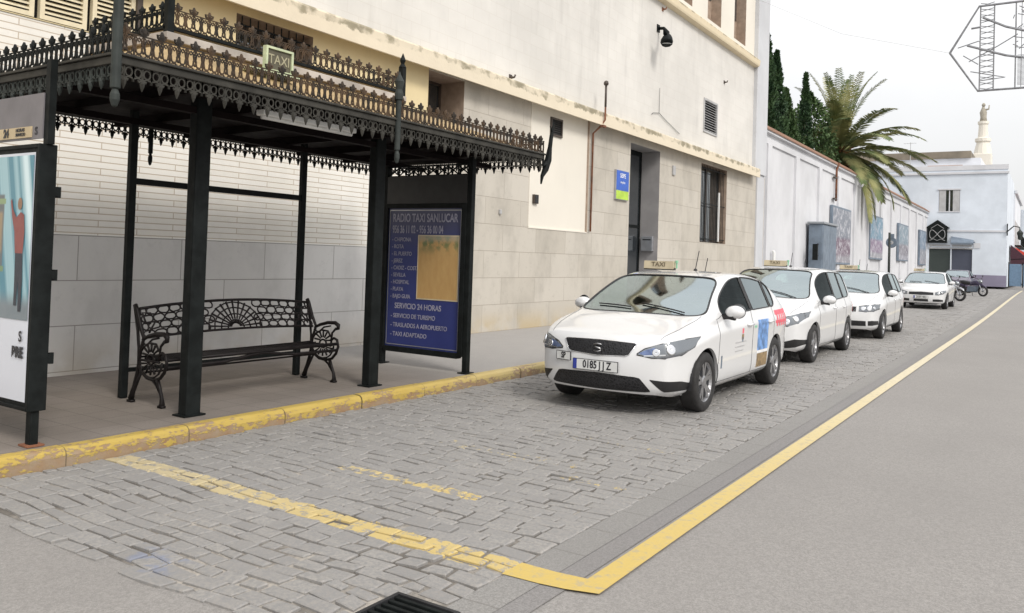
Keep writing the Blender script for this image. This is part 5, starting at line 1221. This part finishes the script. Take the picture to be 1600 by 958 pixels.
    for (nm,top,bot,mt,off) in f_['patches']:
        o=patch(nm,top,bot,mt,T_,off=off)
    # headlights
    for s in (-1,1):
        top=[(s*a,b) for a,b in f_['hl_top']]; bot=[(s*a,b) for a,b in f_['hl_bot']]
        if s<0: top=top; 
        top=sorted(top); bot=sorted(bot)
        o=patch('headlight',top,bot,M['lamp'],T_,nu=30,nv=8,off=.003)
        op=[]
        for q_ in (f_['hl_top']+f_['hl_bot'][::-1]):
            hit=bvh.ray_cast(Vector((-3,s*q_[0],q_[1])),Vector((1,0,0)))
            if hit[0]: op.append(hit[0]+Vector((-.003,0,0)))
        e=MB(); e.tube(op,.0055,5,closed=True); e.build('lamp_surround',M['black'],o,smooth=True)
        # inner lamps and clear outer border
        for (a,b,rad) in f_['bulbs']:
            hit=bvh.ray_cast(Vector((-3,s*a,b)),Vector((1,0,0)))
            if hit[0]:
                nn=hit[1] if hit[1].x<0 else -hit[1]
                m_=MB(); m_.lathe((0,0,0),[(0,.004),(rad*.55,.012),(rad*.75,.008),(rad,.013),(rad*1.05,.006),(rad*1.05,-.01)],18); 
                q=nn.to_track_quat('Z','Y').to_matrix().to_4x4(); m_.xf(Matrix.Translation(hit[0])@q); m_.build('lamp',M['lampin'],o,smooth=True)
        if f_.get('blue'):
            tt=sorted([(s*.455,.655),(s*.52,.69),(s*.60,.715)]); bb=sorted([(s*.455,.645),(s*.52,.632),(s*.60,.63)]); patch('painted_blue_reflection',tt,bb,M['lampblue'],o,off=.0055,nu=12,nv=5,th=.001)  # blue reflection painted as a patch over the lamp's inner end
        if 'hl_strip' in f_:
            a,b,zt,zb=f_['hl_strip']; tt=sorted([(s*a,zt),(s*b,zt+.02)]); bb=sorted([(s*a,zb),(s*b,zb+.02)]); patch('reflector',tt,bb,M['lampin'],o,off=.007,nu=10,nv=3)
    # number plates: flat plates standing just proud of the bumper
    def plate_(yc,zc,w_,h_,txt,blue,nm='number_plate'):
        if 'JJ' in txt: txt='0185 J J Z'
        xs_=[]
        for dy in (-w_/2,0,w_/2):
            for dz in (-h_/2,h_/2):
                hit=bvh.ray_cast(Vector((-3,yc+dy,zc+dz)),Vector((1,0,0))); 
                if hit[0]: xs_.append((dy,dz,hit[0].x))
        xl=min([q[2] for q in xs_ if q[0]<0]+[9]); xr=min([q[2] for q in xs_ if q[0]>0]+[9]); xc=min(q[2] for q in xs_)
        ang=math.atan2((xr-xl),w_) ; 
        if abs(yc)<.1: ang=0; x_=xc-.016
        else: x_=(xl+xr)/2-.016
        pl=thing_child(nm,T_,(x_,yc,zc),(0,0,-ang))
        mb=MB(); mb.box(-.004,.004,-w_/2,w_/2,-h_/2,h_/2,M['plate']); 
        if blue: mb.box(-.0055,-.004,w_/2-.045,w_/2-.002,-h_/2+.002,h_/2-.002,M['plateblue'])
        for a,b,c_,d_ in ((-w_/2,w_/2,h_/2-.004,h_/2+.001),(-w_/2,w_/2,-h_/2-.001,-h_/2+.004),(-w_/2-.001,-w_/2+.004,-h_/2+.004,h_/2-.004),(w_/2-.004,w_/2+.001,-h_/2+.004,h_/2-.004)): mb.box(-.0058,.0041,a,b,c_,d_,M['ink'])
        mb.build('sheet',None,pl)
        join_text([(txt,h_*.98,face_negx(-.006,(-.02 if blue else 0),0),'CENTER',(.76 if 'J J' in txt else .82) if blue else .7,.0025 if det>2 else .001)],'characters',M['ink'],pl)
    def thing_child(nm,parent,loc,rot):
        e=MB(); e.box(.0042,.012,-.05,.05,-.02,.02); o=e.build(nm,M['black'],parent); o.location=loc; o.rotation_euler=rot; return o
    plate_(0,f_['plz'],.52,.11,plate,True)
    if f_.get('second'): plate_(*f_['second'],False,'licence_plate')
    if f_.get('emblem'):
        hit=bvh.ray_cast(Vector((-3,0,f_['emblem'])),Vector((1,0,0))); x_=hit[0].x-.012
        e=MB(); e.tube([(x_,-.045,f_['emblem']+.035),(x_,.0,f_['emblem']+.042),(x_,.042,f_['emblem']+.03),(x_,.03,f_['emblem']+.004),(x_,-.03,f_['emblem']-.006),(x_,-.042,f_['emblem']-.03),(x_,.0,f_['emblem']-.042),(x_,.045,f_['emblem']-.035)],[.006,.009,.009,.011,.011,.009,.009,.006],6); e.build('emblem',M['alloy'],T_,smooth=True)
    # grille chrome surround
    if f_.get('chrome'):
        pts=[]
        for s_,z_ in f_['chrome']:
            hit=bvh.ray_cast(Vector((-3,s_,z_)),Vector((1,0,0)))
            if hit[0]: pts.append(hit[0]+Vector((-.008,0,0)))
        e=MB(); e.tube(pts,.0045,6,closed=True); e.build('grille_surround',M['lampin'] if det>2 else M['alloy'],T_,smooth=True)
    # bonnet shut line and creases
    for nm,pl,mt,r_ in [('bonnet_gap',[(.20,-.63),(.5,-.70),(.85,-.735),(c['cowl']-.02,-.74)],M['dark'],.003),('bonnet_gap',[(.20,.63),(.5,.70),(.85,.735),(c['cowl']-.02,.74)],M['dark'],.003)]:
        pts=[]
        for i in range(len(pl)-1):
            for k in range(6):
                t=k/6; x_=pl[i][0]+(pl[i+1][0]-pl[i][0])*t; y_=pl[i][1]+(pl[i+1][1]-pl[i][1])*t; hit=bvh.ray_cast(Vector((x_,y_,3)),Vector((0,0,-1)))
                if hit[0]: pts.append(hit[0]+Vector((0,0,.0005)))
        e=MB(); e.tube(pts,r_,4); e.build(nm,mt,T_,smooth=True)
    # cowl + wipers
    ws_x=c['cowl']-.13
    e=MB()
    for (y0,y1) in ((-.55,.0),(.10,.55)):
        pts=[]
        for k in range(8):
            t=k/7; y_=y0+(y1-y0)*t; x_=ws_x+.06+.10*t; hit=bvh.ray_cast(Vector((x_,y_,3)),Vector((0,0,-1)))
            if hit[0]: pts.append(hit[0]+Vector((0,0,.012)))
        e.tube(pts,.008,5)
    e.build('wipers',M['black'],T_,smooth=True)
    # interior: floor tub, dashboard, seats, wheel, liner
    e=MB(); e.box(c['cowl']+.1,c['rbase']-.2,-.72,.72,.26,.36); e.box(c['cowl']-.08,c['cowl']+.32,-.70,.70,.60,.93); e.box(c['rtop']+.1,c['rbase'],-.62,.62,.6,.92)
    e.build('dashboard',M['seat'],T_,bevel=.03)
    for x_,ys in ((c['cowl']+1.05,(-.37,.37)),(c['cowl']+1.95,(-.40,.38))):
        for y_ in ys:
            e=MB(); e.box(x_-.5,x_,y_-.25,y_+.25,.38,.56); e.box(x_-.02,x_+.12,y_-.24,y_+.24,.50,1.12); e.box(x_+.02,x_+.12,y_-.12,y_+.12,1.14,1.30); e.build('seat',M['seat'],T_,bevel=.04)
    e=MB(); cx_=c['cowl']+.48; e.tube([(cx_+.06*math.sin(k*PI/8),-.37+.18*math.cos(k*PI/8),.93+.17*math.sin(k*PI/8)) for k in range(16)],.014,6,closed=True); e.tube([(cx_-.15,-.37,.85),(cx_,-.37,.93)],.02,6); e.tube([(cx_,-.54,.93),(cx_,-.20,.93)],.014,5); e.build('steering_wheel',M['black'],T_,smooth=True)
    e=MB(); e.box(c['cowl']+.62,c['cowl']+.65,-.12,.12,1.24,1.31); e.build('rear_view_mirror',M['black'],T_,bevel=.01)
    # underbody and wells
    e=MB(); e.box(.30,L-.25,-.55,.55,.19,.32); e.box(c['axF']+.40,c['axR']-.40,-.72,.72,.18,.28)
    for ax in (c['axF'],c['axR']): e.box(ax-.40,ax+.40,-.60,.60,.28,.72)
    e.build('underbody',M['dark'],T_)
    for ax in (c['axF'],c['axR']):
        for s in (-1,1):
            e=MB(); n_=18; 
            for k in range(n_):
                a0,a1=-.15+(PI+.3)*k/n_,-.15+(PI+.3)*(k+1)/n_; q=Ra+.012
                p=[(ax+q*math.cos(a),s*yy,c['wr']+q*math.sin(a)) for a,yy in ((a0,.85),(a1,.85),(a1,.58),(a0,.58))]; e.quad(*p)
            e.build('wheel_well',M['dark'],T_,fixn=False)
    # sill skirt
    # wheels
    def wheel(ax,s,first=[None]):
        yo=c['W']/2-.015; w_=thing_w=MB(); R_=c['wr']
        w_.lathe((0,0,0),[(.0,-.10),(.14,-.10),(.14,-.09),(.05,-.085)],20,'Y'); o=w_.build('wheel',M['greymetal'],T_,smooth=False)
        t_=MB(); t_.lathe((0,0,0),[(R_*.66,-.20),(R_*.72,-.205),(R_*.93,-.20),(R_*.985,-.185),(R_,-.15),(R_,-.055),(R_*.985,-.02),(R_*.93,-.004),(R_*.74,.0),(R_*.68,-.006),(R_*.66,-.012)],40,'Y'); ty=t_.build('tyre',M['rubber'],o,smooth=True)
        r_=MB(); r_.lathe((0,0,0),[(R_*.66,-.20),(R_*.60,-.16),(R_*.60,-.04),(R_*.64,-.02),(R_*.68,-.008),(R_*.70,-.010)],40,'Y')
        ns=5 if f_.get('spokes',5)==5 else f_['spokes']
        for k in range(ns):
            for dlt in ((-.16,.16) if ns==5 else (0,)):
                a=2*PI*k/ns+.2; st_=a+dlt*.55; en=a+dlt*1.25
                hwd=.022 if ns==5 else .016
                p0=Vector((math.cos(st_)*.045,0,math.sin(st_)*.045)); p1=Vector((math.cos(en)*R_*.65,0,math.sin(en)*R_*.65)); d_=(p1-p0).normalized(); sd=Vector((-d_.z,0,d_.x))
                i_=len(r_.v); 
                for p,yy,hh in ((p0,-.030,hwd),(p1,-.016,hwd*.85)):
                    for a_,b_ in ((-1,0),(1,0),(1,-.035),(-1,-.035)): r_.v.append(tuple(p+sd*hh*a_+Vector((0,yy+b_,0))))
                for f4 in ((0,1,5,4),(1,2,6,5),(2,3,7,6),(3,0,4,7),(4,5,6,7),(0,3,2,1)): r_.f.append(tuple(i_+q for q in f4)); r_.mi.append(0)
        r_.lathe((0,0,0),[(.07,-.05),(.068,-.028),(.05,-.018),(.0,-.016)],20,'Y')
        rm=r_.build('rim',M['alloy'],o)
        dm=MB(); dm.lathe((0,0,0),[(R_*.6,-.09),(.0,-.09)],24,'Y'); dm.build('brake_disc',M['dark'],o)
        o.location=(ax,s*yo,R_); o.rotation_euler=(0,0,PI if s<0 else 0); return o
    for ax in (c['axF'],c['axR']):
        for s in (-1,1): wheel(ax,s)
    # mirrors
    mxx=c['winF'][0]+.07
    for s in (-1,1):
        hit=bvh.ray_cast(Vector((mxx+.02,s*3,be(mxx)-.01)),Vector((0,-s,0))); y=hit[0].y if hit[0] else s*.84
        e=MB(); zc=be(mxx)+.06
        e.lathe((0,0,0),[(.001,-.085),(.055,-.078),(.092,-.045),(.103,0),(.10,.045),(.093,.06),(.001,.062)],20,'X'); 
        e.xf(Matrix.Translation((mxx,y+s*.125,zc-.01))@Matrix.Diagonal((.9,1.05,.72,1))); o=e.build('door_mirror',paint,T_,smooth=True)
        e=MB(); e.tube([(mxx-.02,y-s*.02,zc-.07),(mxx-.01,y+s*.05,zc-.065),(mxx-.02,y+s*.13,zc-.055)],[.035,.03,.05],8); e.build('mirror_arm',M['black'],o,smooth=True)
        e=MB(); e.lathe((mxx+.064,y+s*.145,zc),[(.001,.001),(.085,.001),(.085,0)],20,'X'); e.build('mirror_glass',M['glassdark'],o)
    # rear lamps
    for s in (-1,1):
        patch('rear_lamp',sorted([(L-.32,.93),(L-.14,.90)]),sorted([(L-.30,.74),(L-.14,.72)]),M['red'],T_,axis='Y',sgn=s,nu=8,nv=6)
    # roof sign and aerials
    if signy is not None:
        xs_=c['head']+.22+f_.get('signx',0); zt=tp(xs_); e=thing_child('roof_sign',T_,(xs_,signy,zt+.0),(0,0,0))
        for v in e.data.vertices: v.co=Vector((v.co.x*6-.05,v.co.y*4.2,v.co.z*.7+.02))
        m_=MB(); 
        pts=[(-.05,0),(.05,0),(.038,.10),(-.038,.10)]
        for a in (-.20,.20): m_.poly([(p,a,q+.02) for p,q in pts])
        for (a,b),(d1,d2) in zip(pts,pts[1:]+pts[:1]): m_.quad((a,-.20,b+.02),(a,.20,b+.02),(d1,.20,d2+.02),(d1,-.20,d2+.02))
        m_.build('sign_case',plain('sign case',(.50,.43,.30),.5),e,bevel=.004)
        join_text([('TAXI',.078,Matrix(((0,.13,-1,-.047),(-1,0,0,0),(0,1,.13,.075),(0,0,0,1))),'CENTER',1.1,.001)],'lettering',M['signbrown'],e)
        m_=MB(); m_.tube([(.0,-.23,.03),(.0,-.23,.10)],.012,6); m_.lathe((0,-.23,.10),[(.02,0),(.02,.03),(0,.035)],10); m_.build('beacon',M['greendecal'],e)
    for xa,hh in ((c['head']+.75,.26),(c['rtop']-.15,.20)):
        z=tp(xa); e=MB(); e.lathe((xa,.0,z-.01),[(.03,0),(.02,.03),(.008,.035)],8); e.tube([(xa,0,z+.02),(xa+hh*.45,0,z+hh)],.006,5); e.build('aerial',M['black'],T_)
    if decals: decals(T_,patch,bvh,c)
    return T_
G_='white taxis waiting in line on the cobbled rank'
M['signbrown']=plain('sign brown',(.14,.11,.07),.5)
FACE1=dict(patches=[
  ('grille',[(-.41,.735),(-.39,.742),(0,.752),(.39,.742),(.41,.735)],[(-.41,.725),(-.345,.632),(-.32,.618),(0,.602),(.32,.618),(.345,.632),(.41,.725)],M['grille'],.004),
  ('lower_grille',[(-.56,.285),(-.545,.31),(-.46,.410),(0,.425),(.46,.410),(.545,.31),(.56,.285)],[(-.56,.270),(-.53,.262),(0,.252),(.53,.262),(.56,.270)],M['grille'],.003),
  ('fog_recess',[(-.84,.33),(-.79,.375),(-.565,.395)],[(-.84,.295),(-.80,.275),(-.68,.270),(-.565,.388)],M['black'],.003),
  ('fog_recess',[(.565,.395),(.79,.375),(.84,.33)],[(.565,.388),(.68,.270),(.80,.275),(.84,.295)],M['black'],.003)],
  hl_top=[(.43,.645),(.50,.70),(.66,.758),(.80,.80),(.85,.81)],hl_bot=[(.43,.635),(.58,.612),(.70,.612),(.80,.640),(.85,.715)],bulbs=[(.615,.665,.038),(.735,.70,.052)],hl_strip=(.50,.70,.634,.622),blue=True,
  plz=.495,second=(.40,.56,.20,.09,'SP'),emblem=.675,chrome=[(-.415,.735),(-.39,.746),(0,.756),(.39,.746),(.415,.735),(.348,.628),(.32,.613),(0,.597),(-.32,.613),(-.348,.628)],spokes=5)
def dec1(T_,patch,bvh,c):
    q=dict(axis='Y',sgn=-1,off=.0025,th=.001)
    patch('blue_advert',[(2.66,.90),(3.10,.90)],[(2.66,.52),(3.10,.52)],M['bluedecal'],T_,nu=10,nv=8,**q)
    patch('white_band',[(2.66,.515),(3.10,.515)],[(2.66,.485),(3.10,.485)],M['palewhite'],T_,nu=10,nv=2,**q)
    patch('brown_advert',[(2.66,.48),(3.10,.48)],[(2.66,.31),(3.10,.31)],M['browndecal'],T_,nu=10,nv=5,**q)
    for a,b,z0,z1 in ((3.50,3.56,.78,.98),(3.62,3.68,.78,.98),(3.74,3.80,.78,.98),(3.86,3.92,.78,.98),(4.0,4.05,.78,.98)): patch('red_lettering',[(a,z1),(b,z1)],[(a,z0),(b,z0)],M['pinkdecal'],T_,nu=2,nv=6,**q)
    patch('red_lettering',[(3.44,.99),(4.10,1.0)],[(3.44,.93),(4.10,.94)],M['pinkdecal'],T_,nu=8,nv=2,**q); patch('red_lettering',[(3.44,.86),(4.10,.86)],[(3.44,.82),(4.10,.82)],M['pinkdecal'],T_,nu=8,nv=2,**q)
    for dx,dz,w_,h_,m in ((0,0,.07,.06,M['browndecal']),(.01,.07,.05,.03,M['pinkdecal']),(.015,-.03,.04,.02,M['greymetal'])): patch('town_crest',[(2.02+dx,.76+dz),(2.02+dx+w_,.76+dz)],[(2.02+dx,.70+dz),(2.02+dx+w_,.70+dz)],m,T_,nu=2,nv=2,**q)
    for k in range(3): patch('small_lettering',[(1.80,.68-k*.05),(2.2-k*.06,.68-k*.05)],[(1.80,.667-k*.05),(2.2-k*.06,.667-k*.05)],M['pipegrey'],T_,nu=3,nv=1,**q)
    for a,b in ((1.385,1.395),): patch('door_lettering',[(1.33,.56),(1.37,.56)],[(1.33,.42),(1.37,.42)],M['greymetal'],T_,nu=2,nv=4,**q)
    patch('green_mark',[(2.50,.84),(2.60,.84)],[(2.50,.81),(2.60,.81)],M['greendecal'],T_,nu=2,nv=1,**q)
car(SEDAN,'taxi_car','white saloon taxi first in line with blue advert on rear door and plate 0185 JJZ',7.62,3.92,.004,M['carpaint'],G_,FACE1,3,decals=dec1,signy=.28)
FACE2=dict(patches=[('grille',[(-.40,.70),(0,.72),(.40,.70)],[(-.34,.58),(0,.57),(.34,.58)],M['grille'],.004),
  ('lower_grille',[(-.45,.40),(0,.41),(.45,.40)],[(-.50,.28),(0,.27),(.50,.28)],M['grille'],.003),
  ('fog_recess',[(-.84,.40),(-.72,.42),(-.56,.37)],[(-.84,.34),(-.72,.29),(-.56,.27)],M['black'],.004),('fog_recess',[(.56,.37),(.72,.42),(.84,.40)],[(.56,.27),(.72,.29),(.84,.34)],M['black'],.004)],
  hl_top=[(.46,.73),(.62,.78),(.76,.83),(.84,.85)],hl_bot=[(.46,.62),(.62,.62),(.76,.67),(.84,.77)],bulbs=[(.60,.69,.05),(.73,.74,.045)],plz=.50,emblem=None,chrome=[(-.41,.705),(0,.725),(.41,.705),(.35,.575),(0,.565),(-.35,.575)],signx=.05,spokes=5)
car(MPV,'taxi_car','tall white taxi second in line, close behind the one with the blue advert',13.28,4.11,.004,M['carpaint'],G_,FACE2,2,plate='7342 FKL',signy=.15)
FACE3=dict(patches=[('grille',[(-.42,.72),(0,.735),(.42,.72)],[(-.36,.62),(0,.61),(.36,.62)],M['grille'],.004),
  ('lower_grille',[(-.62,.42),(0,.43),(.62,.42)],[(-.58,.31),(0,.30),(.58,.31)],M['grille'],.003),('fog_recess',[(-.82,.42),(-.74,.43),(-.66,.42)],[(-.82,.34),(-.74,.32),(-.66,.32)],M['black'],.003),('fog_recess',[(.66,.42),(.74,.43),(.82,.42)],[(.66,.32),(.74,.32),(.82,.34)],M['black'],.003)],
  hl_top=[(.48,.74),(.62,.77),(.76,.79),(.84,.79)],hl_bot=[(.48,.63),(.62,.62),(.76,.63),(.84,.68)],bulbs=[(.56,.69,.045),(.68,.695,.05),(.77,.71,.035)],plz=.53,chrome=[(-.43,.725),(0,.74),(.43,.725),(.37,.615),(0,.605),(-.37,.615)],signx=.05,spokes=7)
M3=dict(MPV); M3['top']=[(x,z-.03 if x>.9 else z-.01) for x,z in MPV['top']]
car(M3,'taxi_car','white taxi third in line, between the tall taxi and the farthest one',19.42,4.02,.004,M['carpaint'],G_,FACE3,2,plate='5186 GTR',signy=.15)
FACE4=dict(patches=[('grille',[(-.44,.66),(0,.68),(.44,.66)],[(-.38,.56),(0,.55),(.38,.56)],M['grille'],.004),
  ('lower_grille',[(-.26,.39),(0,.39),(.26,.39)],[(-.22,.30),(0,.30),(.22,.30)],M['grille'],.003),('fog_recess',[(-.76,.38),(-.6,.40),(-.42,.39)],[(-.76,.31),(-.6,.30),(-.42,.30)],M['black'],.003),('fog_recess',[(.42,.39),(.6,.40),(.76,.38)],[(.42,.30),(.6,.30),(.76,.31)],M['black'],.003)],
  hl_top=[(.50,.66),(.62,.70),(.76,.735),(.84,.75)],hl_bot=[(.50,.565),(.62,.56),(.76,.60),(.84,.68)],bulbs=[(.62,.63,.045),(.74,.66,.04)],plz=.47,chrome=None,spokes=7)
car(SEDAN,'taxi_car','white saloon taxi last in line, farthest from the shelter',36.3,4.30,gz(38)+.01,M['carpaint'],G_,FACE4,2,plate='2608 HBD',signy=.35)
car(SEDAN,'parked_car','dark plum parked car in front of the rolling shutters',60.5,5.2,gz(62)+.01,M['plumpaint'],None,FACE4,2,plate='9034 DWB',signy=None)
# ------------------------------------------------------------------ motorcycles
def moto(x,y,z,rz,label,paint,sc_=1.0):
    t=thing('motorcycle',label,'motorcycle',(x,y,z),rz,'motorcycles beyond the taxis'); t.scale=(sc_,sc_,sc_)
    for xx,nm in ((-.68,'front_wheel'),(.68,'rear_wheel')):
        m=MB(); m.lathe((xx,0,.31),[(.22,-.05),(.28,-.055),(.31,-.03),(.315,0),(.31,.03),(.28,.055),(.22,.05)],24,'Y'); o=m.build(nm,M['rubber'],t,smooth=True)
        m=MB(); m.lathe((xx,0,.31),[(.22,-.03),(.20,0),(.22,.03)],20,'Y'); m.lathe((xx,0,.31),[(.05,-.06),(.05,.06)],10,'Y')
        for k in range(5): a=k*2*PI/5; m.tube([(xx,0,.31),(xx+.21*math.cos(a),0,.31+.21*math.sin(a))],.015,4)
        m.build('rim',M['alloy'],o)
    m=MB(); m.tube([(-.68,-.09,.31),(-.50,-.09,.70),(-.40,-.09,.98)],.025,6); m.tube([(-.68,.09,.31),(-.50,.09,.70),(-.40,.09,.98)],.025,6); m.build('fork',M['steel'],t)
    m=MB(); m.tube([(-.38,-.36,1.02),(-.42,-.22,1.06),(-.40,0,1.0),(-.42,.22,1.06),(-.38,.36,1.02)],.016,6); m.build('handlebar',M['black'],t)
    m=MB(); m.tube([(-.62,0,.80),(-.52,0,.86),(-.40,0,.92)],[.06,.13,.09],12); m.build('headlamp',M['lamp'],t,smooth=True)
    m=MB(); m.tube([(-.55,0,.66),(-.42,0,.78),(-.20,0,.80),(.05,0,.74),(.15,0,.68)],[.10,.16,.17,.13,.06],12); m.build('tank',paint,t,smooth=True)
    m=MB(); m.tube([(.02,0,.76),(.30,0,.76),(.58,0,.82),(.80,0,.86)],[.10,.13,.12,.05],10); m.build('seat',M['black'],t,smooth=True)
    m=MB(); m.box(-.30,.22,-.15,.15,.28,.58); m.tube([(-.4,0,.62),(-.3,0,.25),(.3,0,.25),(.62,0,.36)],.03,6); m.build('engine',M['greymetal'],t,bevel=.03)
    m=MB(); m.tube([(-.2,-.17,.30),(.2,-.17,.24),(.75,-.18,.36)],[.03,.03,.05],8); m.build('exhaust',M['steel'],t,smooth=True)
    m=MB(); m.tube([(.45,0,.62),(.68,0,.66),(.95,0,.55)],[.09,.10,.04],8); m.tube([(-.95,0,.40),(-.80,0,.58),(-.66,0,.645),(-.50,0,.60)],[.03,.06,.065,.04],8); m.build('mudguard',paint,t,smooth=True)
    m=MB(); m.tube([(-.40,-.30,1.05),(-.42,-.33,1.18)],.008,4); m.lathe((-.42,-.34,1.20),[(0,-.01),(.05,-.01),(.05,.01),(0,.01)],10,'X'); m.tube([(-.40,.30,1.05),(-.42,.33,1.18)],.008,4); m.lathe((-.42,.34,1.20),[(0,-.01),(.05,-.01),(.05,.01),(0,.01)],10,'X'); m.build('mirrors',M['black'],t)
    m=MB(); m.tube([(.1,-.1,.28),(.15,-.3,.01)],.015,5); m.build('stand',M['black'],t)
    return t
moto(46.8,4.35,gz(46.8)+.005,R(62),'silver and black motorcycle parked just beyond the last taxi',M['steel'],1.0)
moto(55.5,3.85,gz(55.5)+.005,R(60),'darker motorcycle parked behind the silver one',plain('dark plum enamel',(.05,.04,.08),.3),.98)
